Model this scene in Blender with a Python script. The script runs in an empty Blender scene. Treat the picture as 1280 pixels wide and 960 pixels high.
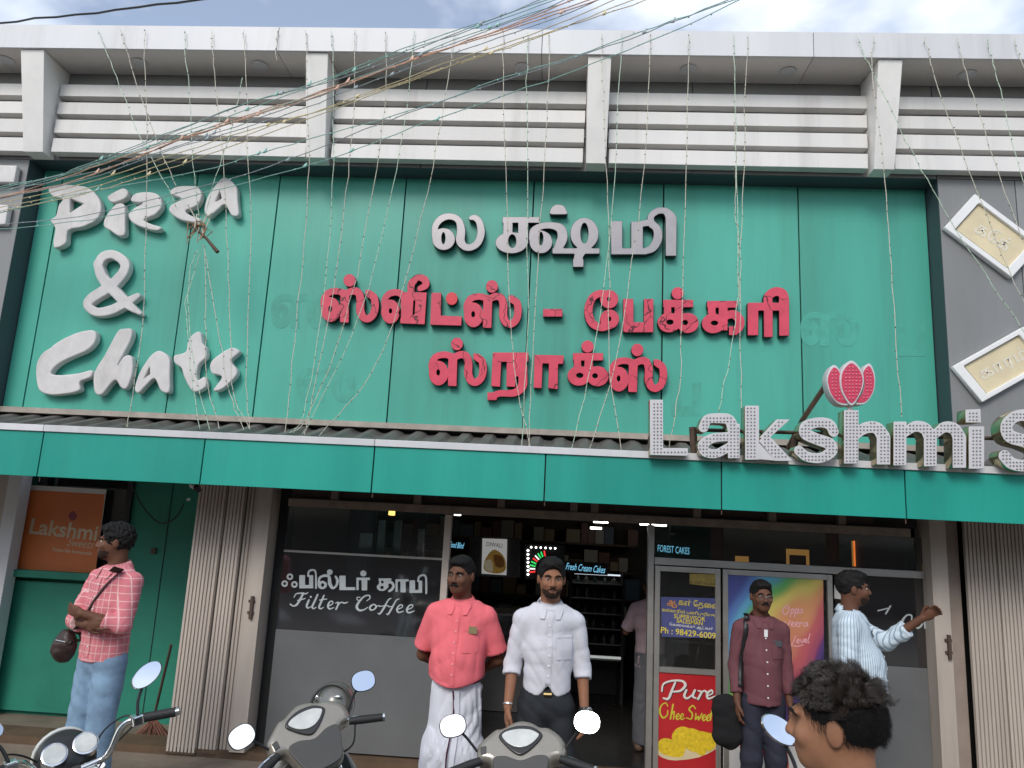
import bpy, bmesh, math, random
import numpy as np
from mathutils import Vector, Matrix
random.seed(7); rng = np.random.default_rng(7)
SC = bpy.context.scene; COL = SC.collection
# ---------------------------------------------------------------- camera
FL = 920.0                                   # focal length in pixels of a 1280 px wide picture
CR = np.array([0.9974011, 0.0522908, 0.0495650]); CU = np.array([-0.0388461, -0.1890890, 0.9811913]); CF = np.array([-0.0606795, 0.9805667, 0.1865663])
CP = np.array([0.0, 0.0, 1.93])
cam_d = bpy.data.cameras.new('camera'); cam = bpy.data.objects.new('camera', cam_d); COL.objects.link(cam)
cam_d.sensor_width = 36; cam_d.lens = FL/1280*36; cam_d.clip_start = 0.05; cam_d.clip_end = 3000
cam.matrix_world = Matrix(((CR[0], CU[0], -CF[0], CP[0]), (CR[1], CU[1], -CF[1], CP[1]), (CR[2], CU[2], -CF[2], CP[2]), (0, 0, 0, 1)))
SC.camera = cam
# ---------------------------------------------------------------- sky, sun, exposure
SUN_EL, SUN_AZ = math.radians(38), math.radians(198)      # azimuth clockwise from +Y (the sun stands behind the camera, a little left)
w = bpy.data.worlds.new('World'); SC.world = w; w.use_nodes = True
nt = w.node_tree; nt.nodes.clear()
def N(nt, t, **k):
    n = nt.nodes.new(t)
    for a, b in k.items(): setattr(n, a, b)
    return n
sky = N(nt, 'ShaderNodeTexSky', sky_type='NISHITA'); sky.sun_disc = False; sky.sun_elevation = SUN_EL; sky.sun_rotation = SUN_AZ
sky.air_density = 1.0; sky.dust_density = 1.0; sky.ozone_density = 1.2
tc = N(nt, 'ShaderNodeTexCoord'); no = N(nt, 'ShaderNodeTexNoise'); no.inputs['Scale'].default_value = 1.7; no.inputs['Detail'].default_value = 6; no.inputs['Roughness'].default_value = .55
mp = N(nt, 'ShaderNodeMapping'); mp.inputs['Location'].default_value = (8.11, 0.28, 0.23); mp.inputs['Scale'].default_value = (1, 1, 1.6)
cr_ = N(nt, 'ShaderNodeValToRGB'); cr_.color_ramp.elements[0].color = (.12, .12, .12, 1); cr_.color_ramp.elements[0].position = .47; cr_.color_ramp.elements[1].position = .70
mx = N(nt, 'ShaderNodeMix', data_type='RGBA'); bg = N(nt, 'ShaderNodeBackground'); ow = N(nt, 'ShaderNodeOutputWorld')
nt.links.new(tc.outputs['Generated'], mp.inputs[0]); nt.links.new(mp.outputs[0], no.inputs['Vector']); nt.links.new(no.outputs['Fac'], cr_.inputs[0])
nt.links.new(cr_.outputs[0], mx.inputs[0]); nt.links.new(sky.outputs[0], mx.inputs[6]); mx.inputs[7].default_value = (9.5, 9.8, 10.2, 1)
nt.links.new(mx.outputs[2], bg.inputs[0]); bg.inputs[1].default_value = 0.15; nt.links.new(bg.outputs[0], ow.inputs[0])
sl = bpy.data.lights.new('sun', 'SUN'); sl.energy = 1.5; sl.angle = math.radians(22); sl.color = (1, .95, .88)
so = bpy.data.objects.new('sun', sl); COL.objects.link(so)
sd = Vector((math.sin(SUN_AZ)*math.cos(SUN_EL), math.cos(SUN_AZ)*math.cos(SUN_EL), math.sin(SUN_EL)))
so.rotation_euler = sd.to_track_quat('Z', 'Y').to_euler(); so.location = (0, -20, 30)
SC.view_settings.view_transform = 'Standard'; SC.view_settings.look = 'None'; SC.view_settings.gamma = 1; SC.view_settings.exposure = 0.3
SC.cycles.use_denoising = True; SC.cycles.max_bounces = 6; SC.cycles.transparent_max_bounces = 12
# ---------------------------------------------------------------- helpers: points
def U(x, y, Y):                              # photo pixel -> world point on the vertical plane at depth Y
    d = CF*FL + CR*(x-640) - CU*(y-480); return CP + d*(Y/d[1])
def UZ(x, y, Z):
    d = CF*FL + CR*(x-640) - CU*(y-480); return CP + d*((Z-CP[2])/d[2])
# ---------------------------------------------------------------- helpers: materials
MATS = {}
def lin(h):
    h = h.lstrip('#'); v = [int(h[i:i+2], 16)/255 for i in (0, 2, 4)]
    return tuple(((c+.055)/1.055)**2.4 if c > .04045 else c/12.92 for c in v)
def mat(name, col, rough=.6, metal=0., var=.12, scale=6., bump=0., bscale=60., spec=.5, stain=0., coat=0., emit=0., sss=0., trans=0., alpha=1., streak=False, rvar=.1, rnd=0.):
    if name in MATS: return MATS[name]
    m = bpy.data.materials.new(name); MATS[name] = m; m.use_nodes = True
    t = m.node_tree; b = t.nodes['Principled BSDF']
    b.inputs['Roughness'].default_value = rough; b.inputs['Metallic'].default_value = metal
    b.inputs['Specular IOR Level'].default_value = spec; b.inputs['Coat Weight'].default_value = coat; b.inputs['Coat Roughness'].default_value = .08
    b.inputs['Transmission Weight'].default_value = trans; b.inputs['Alpha'].default_value = alpha
    if sss: b.inputs['Subsurface Weight'].default_value = sss; b.inputs['Subsurface Radius'].default_value = (.01, .004, .002)
    c4 = (*col, 1)
    if emit: b.inputs['Emission Color'].default_value = c4; b.inputs['Emission Strength'].default_value = emit
    tcn = N(t, 'ShaderNodeTexCoord')
    n1 = N(t, 'ShaderNodeTexNoise'); n1.inputs['Scale'].default_value = scale; n1.inputs['Detail'].default_value = 7; n1.inputs['Roughness'].default_value = .62
    src = tcn.outputs['Object']
    if streak:
        mm = N(t, 'ShaderNodeMapping'); mm.inputs['Scale'].default_value = (1, 1, .12); t.links.new(src, mm.inputs[0]); src = mm.outputs[0]
    t.links.new(src, n1.inputs['Vector'])
    r = N(t, 'ShaderNodeValToRGB'); r.color_ramp.elements[0].position = .3; r.color_ramp.elements[1].position = .72
    r.color_ramp.elements[0].color = (*[c*(1-var) for c in col], 1); r.color_ramp.elements[1].color = (*[min(1, c*(1+var)) for c in col], 1)
    t.links.new(n1.outputs['Fac'], r.inputs[0]); out = r.outputs[0]
    if stain:
        n2 = N(t, 'ShaderNodeTexNoise'); n2.inputs['Scale'].default_value = scale*.45; n2.inputs['Detail'].default_value = 9; n2.inputs['Roughness'].default_value = .7
        mm2 = N(t, 'ShaderNodeMapping'); mm2.inputs['Location'].default_value = (3.7, 1.3, 8.1); mm2.inputs['Scale'].default_value = (2.6, 1, .16) if streak else (1, 1, .35)
        t.links.new(tcn.outputs['Object'], mm2.inputs[0]); t.links.new(mm2.outputs[0], n2.inputs['Vector'])
        r2 = N(t, 'ShaderNodeValToRGB'); r2.color_ramp.elements[0].position = .52; r2.color_ramp.elements[1].position = .72
        r2.color_ramp.elements[0].color = (0, 0, 0, 1); r2.color_ramp.elements[1].color = (stain, stain, stain, 1)
        mxx = N(t, 'ShaderNodeMix', data_type='RGBA'); t.links.new(n2.outputs['Fac'], r2.inputs[0]); t.links.new(r2.outputs[0], mxx.inputs[0]); t.links.new(out, mxx.inputs[6])
        mxx.inputs[7].default_value = (col[0]*.45+.02, col[1]*.43+.018, col[2]*.4+.012, 1); out = mxx.outputs[2]
    if rnd:                                    # every panel has faded a little differently
        oi = N(t, 'ShaderNodeObjectInfo'); mr0 = N(t, 'ShaderNodeMapRange'); mr0.inputs[3].default_value = 1-rnd; mr0.inputs[4].default_value = 1+rnd*.6; hv = N(t, 'ShaderNodeHueSaturation')
        t.links.new(oi.outputs['Random'], mr0.inputs[0]); t.links.new(mr0.outputs[0], hv.inputs['Value']); t.links.new(out, hv.inputs['Color']); out = hv.outputs[0]
    t.links.new(out, b.inputs['Base Color'])
    if rvar:
        mr = N(t, 'ShaderNodeMapRange'); mr.inputs[3].default_value = max(0, rough-rvar); mr.inputs[4].default_value = min(1, rough+rvar)
        t.links.new(n1.outputs['Fac'], mr.inputs[0]); t.links.new(mr.outputs[0], b.inputs['Roughness'])
    if bump:
        n3 = N(t, 'ShaderNodeTexNoise'); n3.inputs['Scale'].default_value = bscale; n3.inputs['Detail'].default_value = 4
        t.links.new(tcn.outputs['Object'], n3.inputs['Vector'])
        bp = N(t, 'ShaderNodeBump'); bp.inputs['Strength'].default_value = bump; bp.inputs['Distance'].default_value = .01
        t.links.new(n3.outputs['Fac'], bp.inputs['Height']); t.links.new(bp.outputs[0], b.inputs['Normal'])
    return m
def glass(name, tint=(.9, .95, .95), opac=.15, rough=.02):
    if name in MATS: return MATS[name]
    m = bpy.data.materials.new(name); MATS[name] = m; m.use_nodes = True; t = m.node_tree; t.nodes.clear()
    o = N(t, 'ShaderNodeOutputMaterial'); tr = N(t, 'ShaderNodeBsdfTransparent'); tr.inputs[0].default_value = (*tint, 1)
    gl = N(t, 'ShaderNodeBsdfGlossy'); gl.inputs['Roughness'].default_value = rough; gl.inputs[0].default_value = (1, 1, 1, 1)
    df = N(t, 'ShaderNodeBsdfDiffuse'); df.inputs[0].default_value = (.10, .10, .10, 1)
    nz = N(t, 'ShaderNodeTexNoise'); nz.inputs['Scale'].default_value = 5; mr = N(t, 'ShaderNodeMapRange'); mr.inputs[3].default_value = opac*.4; mr.inputs[4].default_value = opac*1.6
    fr = N(t, 'ShaderNodeFresnel'); fr.inputs[0].default_value = 1.5
    m1 = N(t, 'ShaderNodeMixShader'); m2 = N(t, 'ShaderNodeMixShader')
    t.links.new(nz.outputs['Fac'], mr.inputs[0]); t.links.new(mr.outputs[0], m1.inputs[0]); t.links.new(tr.outputs[0], m1.inputs[1]); t.links.new(df.outputs[0], m1.inputs[2])
    t.links.new(fr.outputs[0], m2.inputs[0]); t.links.new(m1.outputs[0], m2.inputs[1]); t.links.new(gl.outputs[0], m2.inputs[2]); t.links.new(m2.outputs[0], o.inputs[0])
    return m
# ---------------------------------------------------------------- helpers: objects
def link(o, parent=None):
    COL.objects.link(o)
    if parent is not None: o.parent = parent
    return o
def tag(o, label, cat, group=None, kind=None):
    if label: o['label'] = label
    if cat: o['category'] = cat
    if group: o['group'] = group
    if kind: o['kind'] = kind
    return o
def thing(name, label, cat, loc=(0, 0, 0), rotz=0., group=None):
    o = bpy.data.objects.new(name, None); o.empty_display_size = .1; COL.objects.link(o)
    o.location = loc; o.rotation_euler = (0, 0, rotz)
    return tag(o, label, cat, group)
def wloc(p):                                  # world offset of a part chain with no rotation
    v = Vector((0, 0, 0))
    while p is not None: v += p.location; p = p.parent
    return v
def mk(name, vs, fs, m, parent=None, smooth=False, world=True, label=None):
    me = bpy.data.meshes.new(name); me.from_pydata([tuple(map(float, v)) for v in vs], [], [tuple(map(int, f)) for f in fs])
    if smooth: me.polygons.foreach_set('use_smooth', [True]*len(me.polygons))
    me.update(); return mko(name, me, m, parent, world, label)
def mko(name, me, m, parent=None, world=True, label=None):
    o = bpy.data.objects.new(name, me)
    if m is not None and not me.materials: me.materials.append(m)
    link(o, parent)
    if parent is not None and world: o.location = -wloc(parent)
    if label: o['label'] = label
    return o
class MB:                                     # collects simple solids into ONE mesh
    def __init__(s): s.v = []; s.f = []
    def add(s, vs, fs):
        n = len(s.v); s.v += [tuple(v) for v in vs]; s.f += [tuple(i+n for i in f) for f in fs]; return s
    def box(s, x0, x1, y0, y1, z0, z1):
        return s.add([(x, y, z) for z in (z0, z1) for y in (y0, y1) for x in (x0, x1)], [(0, 2, 3, 1), (4, 5, 7, 6), (0, 1, 5, 4), (1, 3, 7, 5), (3, 2, 6, 7), (2, 0, 4, 6)])
    def hexa(s, p):                           # 8 points: bottom ring 4, top ring 4
        return s.add(p, [(3, 2, 1, 0), (4, 5, 6, 7), (0, 1, 5, 4), (1, 2, 6, 5), (2, 3, 7, 6), (3, 0, 4, 7)])
    def tube(s, pts, r, n=8, caps=True):
        pts = [np.array(p, float) for p in pts]; k = len(pts); rs = r if hasattr(r, '__len__') else [r]*k
        rings = []; up = None
        for i in range(k):
            d = pts[min(i+1, k-1)] - pts[max(i-1, 0)]; d = d/(np.linalg.norm(d)+1e-9)
            if up is None: up = np.array([0, 0, 1.]) if abs(d[2]) < .9 else np.array([1., 0, 0])
            a = np.cross(d, up); a /= np.linalg.norm(a)+1e-9; up = np.cross(a, d)
            rings.append([pts[i] + rs[i]*(a*math.cos(2*math.pi*j/n) + up*math.sin(2*math.pi*j/n)) for j in range(n)])
        vs = [v for rg in rings for v in rg]
        fs = [(i*n+j, (i+1)*n+j, (i+1)*n+(j+1) % n, i*n+(j+1) % n) for i in range(k-1) for j in range(n)]
        if caps: fs += [tuple(range(n)), tuple((k-1)*n+j for j in reversed(range(n)))]
        return s.add(vs, fs)
    def lathe(s, prof, c, ax=(0, 0, 1), n=20):  # prof: (radius, height) pairs along ax
        ax = np.array(ax, float); ax /= np.linalg.norm(ax); a = np.cross(ax, [0, 0, 1.] if abs(ax[2]) < .9 else [1., 0, 0]); a /= np.linalg.norm(a); b = np.cross(ax, a); c = np.array(c, float)
        vs = [c + ax*h + r*(a*math.cos(2*math.pi*j/n) + b*math.sin(2*math.pi*j/n)) for r, h in prof for j in range(n)]
        fs = [(i*n+j, i*n+(j+1) % n, (i+1)*n+(j+1) % n, (i+1)*n+j) for i in range(len(prof)-1) for j in range(n)]
        fs += [tuple(reversed(range(n))), tuple((len(prof)-1)*n+j for j in range(n))]
        return s.add(vs, fs)
    def sphere(s, c, r, nu=12, nv=8, sc=(1, 1, 1)):
        vs = [(c[0]+r*sc[0]*math.sin(math.pi*i/nv)*math.cos(2*math.pi*j/nu), c[1]+r*sc[1]*math.sin(math.pi*i/nv)*math.sin(2*math.pi*j/nu), c[2]+r*sc[2]*math.cos(math.pi*i/nv)) for i in range(nv+1) for j in range(nu)]
        return s.add(vs, [(i*nu+j, (i+1)*nu+j, (i+1)*nu+(j+1) % nu, i*nu+(j+1) % nu) for i in range(nv) for j in range(nu)])
    def build(s, name, m, parent=None, smooth=False, bevel=0., world=True, label=None, seg=2):
        o = mk(name, s.v, s.f, m, parent, smooth, world, label)
        if bevel:
            bm = bmesh.new(); bm.from_mesh(o.data); bmesh.ops.remove_doubles(bm, verts=bm.verts, dist=1e-5)
            bmesh.ops.bevel(bm, geom=[e for e in bm.edges if e.is_manifold and e.calc_face_angle(0) > .5], offset=bevel, segments=seg, affect='EDGES', profile=.6, clamp_overlap=True)
            bm.to_mesh(o.data); bm.free()
        if smooth: smooth_by_angle(o.data)
        return o
def smooth_by_angle(me, ang=.7):
    me.polygons.foreach_set('use_smooth', [True]*len(me.polygons))
    bm = bmesh.new(); bm.from_mesh(me)
    for e in bm.edges: e.smooth = not (e.is_manifold and e.calc_face_angle(0) > ang)
    bm.to_mesh(me); bm.free()
def box(name, x0, x1, y0, y1, z0, z1, m, parent=None, bevel=0., label=None):
    return MB().box(x0, x1, y0, y1, z0, z1).build(name, m, parent, bevel=bevel, label=label)
def crom(pts, n=6, closed=False):             # Catmull-Rom
    P = np.array(pts, float); k = len(P)
    if k < 3 and not closed: return P
    out = []
    rngk = range(k if closed else k-1)
    for i in rngk:
        p0 = P[(i-1) % k] if closed or i > 0 else 2*P[0]-P[1]; p1 = P[i]; p2 = P[(i+1) % k]; p3 = P[(i+2) % k] if closed or i+2 < k else 2*P[k-1]-P[k-2]
        for t in np.arange(n)/n:
            out.append(.5*(2*p1 + (p2-p0)*t + (2*p0-5*p1+4*p2-p3)*t*t + (3*p1-p0-3*p2+p3)*t**3))
    if not closed: out.append(P[-1])
    return np.array(out)
# ---------------------------------------------------------------- helpers: letter shapes from strokes and outlines
def seg_sd(X, Y, pts, ws):
    D = np.full(X.shape, 1e9)
    for i in range(len(pts)-1):
        a, b = pts[i], pts[i+1]; d = b-a; L = d@d+1e-9
        t = np.clip(((X-a[0])*d[0]+(Y-a[1])*d[1])/L, 0, 1)
        D = np.minimum(D, np.hypot(X-a[0]-t*d[0], Y-a[1]-t*d[1]) - (ws[i]+(ws[i+1]-ws[i])*t)/2)
    return D
def poly_sd(X, Y, P):
    D = np.full(X.shape, 1e18); ins = np.zeros(X.shape, bool); k = len(P)
    for i in range(k):
        a, b = P[i], P[(i+1) % k]; d = b-a; L = d@d+1e-12
        t = np.clip(((X-a[0])*d[0]+(Y-a[1])*d[1])/L, 0, 1)
        D = np.minimum(D, (X-a[0]-t*d[0])**2+(Y-a[1]-t*d[1])**2)
        c = ((a[1] > Y) != (b[1] > Y)); xi = (b[0]-a[0])*(Y-a[1])/(b[1]-a[1]+1e-12)+a[0]; ins ^= c & (X < xi)
    return np.where(ins, -1, 1)*np.sqrt(D)
def shape_sd(items, X, Y):
    F = np.full(X.shape, 1e9)
    for it in items:
        k = it[0]; neg = k.startswith('-'); k = k.strip('-')
        if k == 'S':
            p = np.array(it[1], float); wd = it[2]; ws0 = np.array(wd if hasattr(wd, '__len__') else [wd]*len(p), float)
            q = crom(np.column_stack([p, ws0]), 5); D = seg_sd(X, Y, q[:, :2], q[:, 2])
        elif k == 'P': D = poly_sd(X, Y, np.array(it[1], float))
        elif k == 'C': D = poly_sd(X, Y, crom(it[1], 5, True))
        elif k == 'R': x0, y0, x1, y1 = it[1:]; D = poly_sd(X, Y, np.array([(x0, y0), (x1, y0), (x1, y1), (x0, y1)], float))
        elif k == 'E':
            cx, cy, rx, ry = it[1:]; k0 = np.hypot((X-cx)/rx, (Y-cy)/ry); D = (k0-1)*min(rx, ry)
        F = np.maximum(F, -D) if neg else np.minimum(F, D)
    return F
def items_bbox(items):
    xs = []; ys = []
    for it in items:
        if it[0][0] == '-': continue
        if it[0] in 'SPC':
            p = np.array(it[1], float); e = np.max(it[2])/2+2 if it[0] == 'S' else 6
            xs += [p[:, 0].min()-e, p[:, 0].max()+e]; ys += [p[:, 1].min()-e, p[:, 1].max()+e]
        elif it[0] == 'R': xs += [min(it[1], it[3]), max(it[1], it[3])]; ys += [min(it[2], it[4]), max(it[2], it[4])]
        else: xs += [it[1]-it[3], it[1]+it[3]]; ys += [it[2]-it[4], it[2]+it[4]]
    return min(xs)-3, min(ys)-3, max(xs)+3, max(ys)+3
def contours(F, xs, ys):                      # marching squares on F = 0
    segs = {}; nx, ny = len(xs), len(ys)
    def ip(i, j, i2, j2):
        a, b = F[i, j], F[i2, j2]; t = a/(a-b); return (xs[i]+(xs[i2]-xs[i])*t, ys[j]+(ys[j2]-ys[j])*t)
    S = F < 0; pt = {}
    mixed = np.argwhere((S[:-1, :-1].astype(int)+S[1:, :-1]+S[:-1, 1:]+S[1:, 1:]) % 4 != 0)
    for i, j in mixed:
        c = [S[i, j], S[i+1, j], S[i+1, j+1], S[i, j+1]]
        E = [(('h', i, j), (i, j, i+1, j)), (('v', i+1, j), (i+1, j, i+1, j+1)), (('h', i, j+1), (i, j+1, i+1, j+1)), (('v', i, j), (i, j, i, j+1))]
        cr = [k for k in range(4) if c[k] != c[(k+1) % 4]]
        # orient so that the inside lies on the left
        prs = [(cr[0], cr[1])] if len(cr) == 2 else ([(0, 3), (2, 1)] if c[0] else [(0, 1), (2, 3)])
        for a, b in prs:
            ka, kb = E[a][0], E[b][0]
            pt.setdefault(ka, ip(*E[a][1])); pt.setdefault(kb, ip(*E[b][1]))
            segs.setdefault(ka, []).append(kb); segs.setdefault(kb, []).append(ka)
    loops = []; seen = set()
    for k in segs:
        if k in seen: continue
        lp = [k]; seen.add(k); cur = k
        while True:
            nx_ = [q for q in segs[cur] if q not in seen]
            if not nx_: break
            cur = nx_[0]; seen.add(cur); lp.append(cur)
        if len(lp) > 5: loops.append(np.array([pt[q] for q in lp]))
    return loops
def simplify(P, tol):
    P = list(map(tuple, P)); k = len(P)
    if k < 8: return np.array(P)
    def rdp(a):
        if len(a) < 3: return a
        A = np.array(a); d = A[-1]-A[0]; L = np.hypot(*d)+1e-9
        h = np.abs(d[0]*(A[:, 1]-A[0, 1])-d[1]*(A[:, 0]-A[0, 0]))/L if L > 1e-6 else np.hypot(*(A-A[0]).T)
        i = int(h.argmax())
        return rdp(a[:i+1])[:-1]+rdp(a[i:]) if h[i] > tol else [a[0], a[-1]]
    h = k//2; return np.array(rdp(P[:h+1])[:-1]+rdp(P[h:]+[P[0]])[:-1])
def loops_of(items, cells=90, tol=.25):
    x0, y0, x1, y1 = items_bbox(items); st = max(x1-x0, y1-y0)/cells
    xs = np.arange(x0, x1+st, st); ys = np.arange(y0, y1+st, st); X, Y = np.meshgrid(xs, ys, indexing='ij')
    return [simplify(l, tol*st) for l in contours(shape_sd(items, X, Y), xs, ys)]
def curve_solid(loops3, ext, bev, bres=1):    # loops of (u, v) in metres -> filled solid mesh in (x=u, z=v), front face towards -Y at y = 0
    cu = bpy.data.curves.new('c', 'CURVE'); cu.dimensions = '2D'; cu.fill_mode = 'BOTH'; cu.extrude = max(0, ext/2-bev); cu.bevel_depth = bev; cu.bevel_resolution = bres; cu.offset = -bev
    for l in loops3:
        sp = cu.splines.new('POLY'); sp.points.add(len(l)-1); sp.use_cyclic_u = True
        for p, q in zip(sp.points, l): p.co = (q[0], q[1], 0, 1)
    ob = bpy.data.objects.new('c', cu); COL.objects.link(ob)
    dg = bpy.context.evaluated_depsgraph_get(); me = bpy.data.meshes.new_from_object(ob.evaluated_get(dg)); bpy.data.objects.remove(ob)
    me.transform(Matrix(((1, 0, 0, 0), (0, 0, -1, ext/2), (0, 1, 0, 0), (0, 0, 0, 1))))
    return me
def px_solid(name, items, org, sc, Y, ext, bev, m, parent=None, cells=90, bres=1, off=(0, 0), smooth=False):
    """letter traced in a magnified picture (origin org, magnification sc) standing on the plane at depth Y (front face)"""
    L = []
    for l in loops_of(items, cells):
        W = [U(org[0]+off[0]+p[0]/sc, org[1]+off[1]+p[1]/sc, Y) for p in l]; L.append([(q[0], q[2]) for q in W])
    me = curve_solid(L, ext, bev, bres); me.transform(Matrix.Translation((0, Y, 0)))
    if smooth: smooth_by_angle(me, 1.0)
    me.name = name; return mko(name, me, m, parent)
def text_mesh(s, size=1., bold=0., ext=0., shear=0., align='CENTER', space=1.):
    cu = bpy.data.curves.new('t', 'FONT'); cu.body = s; cu.size = size; cu.offset = bold; cu.extrude = ext; cu.shear = shear; cu.align_x = align; cu.space_character = space; cu.resolution_u = 3
    ob = bpy.data.objects.new('t', cu); COL.objects.link(ob); dg = bpy.context.evaluated_depsgraph_get()
    me = bpy.data.meshes.new_from_object(ob.evaluated_get(dg)); bpy.data.objects.remove(ob); return me
def text_on(name, s, p, w_, h_, Y, m, parent, bold=0., ext=.001, shear=0., rot=0.):
    """flat lettering of box w_ x h_ metres centred at (x, z) = p on the plane at depth Y"""
    me = text_mesh(s, 1., bold, 0, shear); c = np.array([v.co for v in me.vertices]); lo, hi = c.min(0), c.max(0); sx, sz = w_/(hi[0]-lo[0]), h_/(hi[1]-lo[1])
    a = math.radians(rot); ca, sa = math.cos(a), math.sin(a); q = (c-(lo+hi)/2)
    for v, k in zip(me.vertices, q):
        x, z = k[0]*sx, k[1]*sz; v.co = (p[0]+x*ca-z*sa, Y, p[1]+x*sa+z*ca)
    me.name = name; return mko(name, me, m, parent)
# ================================================================ materials of the place
M_TEALB = mat('hazed_teal_board', lin('#48a693'), .45, var=.13, scale=2.2, stain=.34, spec=.45, streak=True, bump=.03, bscale=9, rnd=.09)  # paler than the fascia teal: lens haze mixed into the colour
M_TEAL = mat('teal_panel', lin('#209a8a'), .42, var=.12, scale=2.2, stain=.28, spec=.45, streak=True, bump=.03, bscale=9, rnd=.09)
M_TEALW = mat('teal_wall_paint', lin('#24806a'), .6, var=.16, scale=2.2, stain=.35, bump=.12, bscale=30)
M_GREYP = mat('grey_panel', lin('#858686'), .5, var=.07, scale=2., stain=.22, streak=True, rnd=.09)
M_DARKP = mat('dark_slate_panel', lin('#3d4a50'), .5, var=.1, scale=3., stain=.2)
M_WHITEP = mat('white_panel', lin('#cfd0d2'), .45, var=.07, scale=2., stain=.35, streak=True, rnd=.09)
M_CREAM = mat('cream_slat', lin('#d6d4d1'), .5, var=.07, scale=3., stain=.38, streak=True, rnd=.09)
M_SOFF = mat('soffit_panel', lin('#dcd7d2'), .5, var=.05, scale=2., stain=.15, rnd=.09)
M_GAP = mat('dark_joint', (.015, .016, .016), .8)
M_BEIGE = mat('beige_shutter_paint', lin('#bdb2a7'), .55, var=.12, scale=5., stain=.4, streak=True, bump=.05, rnd=.09)
M_RAIL = mat('weathered_rail', lin('#8a7b6e'), .65, var=.25, scale=9., stain=.5, bump=.1)
M_RUST = mat('rusty_steel', lin('#5a4a40'), .7, metal=.3, var=.3, scale=14., stain=.5, bump=.1)
M_ALU = mat('aluminium_frame', lin('#b9b6b0'), .35, metal=.7, var=.08, scale=8.)
M_GREYLAM = mat('grey_laminate', lin('#6a6c6d'), .32, var=.08, scale=3., stain=.2, spec=.5)
M_BLACKG = mat('black_tinted_glass', (.016, .015, .016), .06, var=.1, spec=.6, rvar=.02)
M_SHEET = mat('galvanised_sheet', lin('#6f6c69'), .5, metal=.5, var=.25, scale=8., stain=.4)
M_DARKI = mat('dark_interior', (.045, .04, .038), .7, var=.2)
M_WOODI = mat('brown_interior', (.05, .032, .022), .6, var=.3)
M_CONC = mat('dirty_concrete', lin('#7d7163'), .85, var=.3, scale=3.2, stain=.6, bump=.35, bscale=40)
M_ASPH = mat('asphalt', (.16, .15, .135), .9, var=.35, scale=5., stain=.3, bump=.5, bscale=90)
M_WHITE = mat('white_plastic', (.78, .78, .77), .35, var=.03)
M_BLACK = mat('black_plastic', (.014, .014, .015), .4, var=.2)
MATS['black_tinted_glass'].node_tree.nodes['Principled BSDF'].inputs['IOR'].default_value = 2.1
G_CLEAR = glass('clear_glass', (.92, .95, .94), .10)
# ================================================================ ground
def sheet(name, x0, x1, y0, y1, z, m):
    return tag(mk(name, [(x0, y0, z), (x1, y0, z), (x1, y1, z), (x0, y1, z)], [(0, 1, 2, 3)], m), None, None, kind='structure')
sheet('ground', -400, 400, -400, 400, -.16, M_ASPH)
sheet('road', -60, 60, -6.5, 3.95, -.12, mat('road_asphalt', (.20, .185, .165), .88, var=.3, scale=3., stain=.3, bump=.5, bscale=110))
pv = MB().box(-30, 30, 4.15, 11, -.16, 0).build('pavement', M_CONC); tag(pv, None, None, kind='structure')
for i in range(5):  # pale stripes added out of view, only to reflect in the tinted pane
    x = -6.2+i*1.5; o = mk('added_road_stripe', [(x, -3.6, -.115), (x+.55, -3.6, -.115), (x+1.25, -2.2, -.115), (x+.7, -2.2, -.115)], [(0, 1, 2, 3)], mat('added_stripe_paint', (.62, .58, .56), .8, var=.15, stain=.5)); tag(o, None, None, kind='structure')
kb = MB()
for i in range(40): kb.box(-20+i, -19.012+i, 3.95, 4.142, -.16, .012)
tag(kb.build('kerb', M_CONC, bevel=.012), None, None, kind='structure')
# ================================================================ shop row across the street (seen only in reflections)
M_OPP = mat('weathered_render', lin('#6f665c'), .9, var=.2, scale=.8, stain=.4)
for i, (x0, x1, hh, cc_) in enumerate(((-22, -9, 5.2, '#7a6a58'), (-9, 1.5, 6.6, '#5f6460'), (1.5, 11, 4.8, '#75584c'), (11, 24, 6.0, '#6a675f'))):
    ob = thing('street_building', 'plain %s shop house across the street behind the viewer' % ('ochre', 'grey', 'brick red', 'dun')[i], 'building', ((x0+x1)/2, -9, -.16))
    MB().box(x0+.01, x1-.01, -14, -9, -.16, hh).build('wall', mat('render_%d' % i, lin(cc_), .9, var=.2, scale=.8, stain=.4), ob)
    MB().box(x0-.0, x1, -14.2, -8.6, hh+.005, hh+.2).build('roof', M_CONC, ob)
    for k in range(3):
        c_ = x0+(x1-x0)*(k+.5)/3; MB().box(c_-1.4, c_+1.4, -8.99, -8.95, -.1, 2.5).build('shopfront', M_BLACKG, ob); MB().box(c_-.7, c_+.7, -8.99, -8.95, 3.2, 4.3).build('window', M_BLACKG, ob)
# ================================================================ the shop building
B = thing('shop_building', 'two tone shop front with teal sign board, grey louvred parapet and white roof edge', 'building', (0, 6.2, 0))
XL, XR = -9.0, 8.0
def part(name, mb, m, parent=B, **k): return mb.build(name, m, parent, **k)
part('backing_wall', MB().box(XL, XR, 6.26, 6.5, 2.45, 6.0), M_GAP)
# grey panels of the parapet and of the side walls
gw = part('grey_wall', MB().box(XL, XR, 6.02, 6.255, 5.0, 6.0), M_GREYP)
xs_ = [XL, -4.2, -1.28, 1.1, 3.157, 5.6, XR]
for a, b in zip(xs_, xs_[1:]):
    box('panel', a+.004, b-.004, 6.0, 6.018, 4.994, 5.86, M_GREYP, gw)
box('panel', XL, -4.904, 6.0, 6.255, 2.3, 4.988, M_GREYP, gw)
box('panel', 3.164, 3.79, 6.0, 6.255, 2.3, 4.988, M_GREYP, gw)
box('panel', 3.798, XR, 6.0, 6.255, 2.3, 4.988, M_GREYP, gw)
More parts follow.
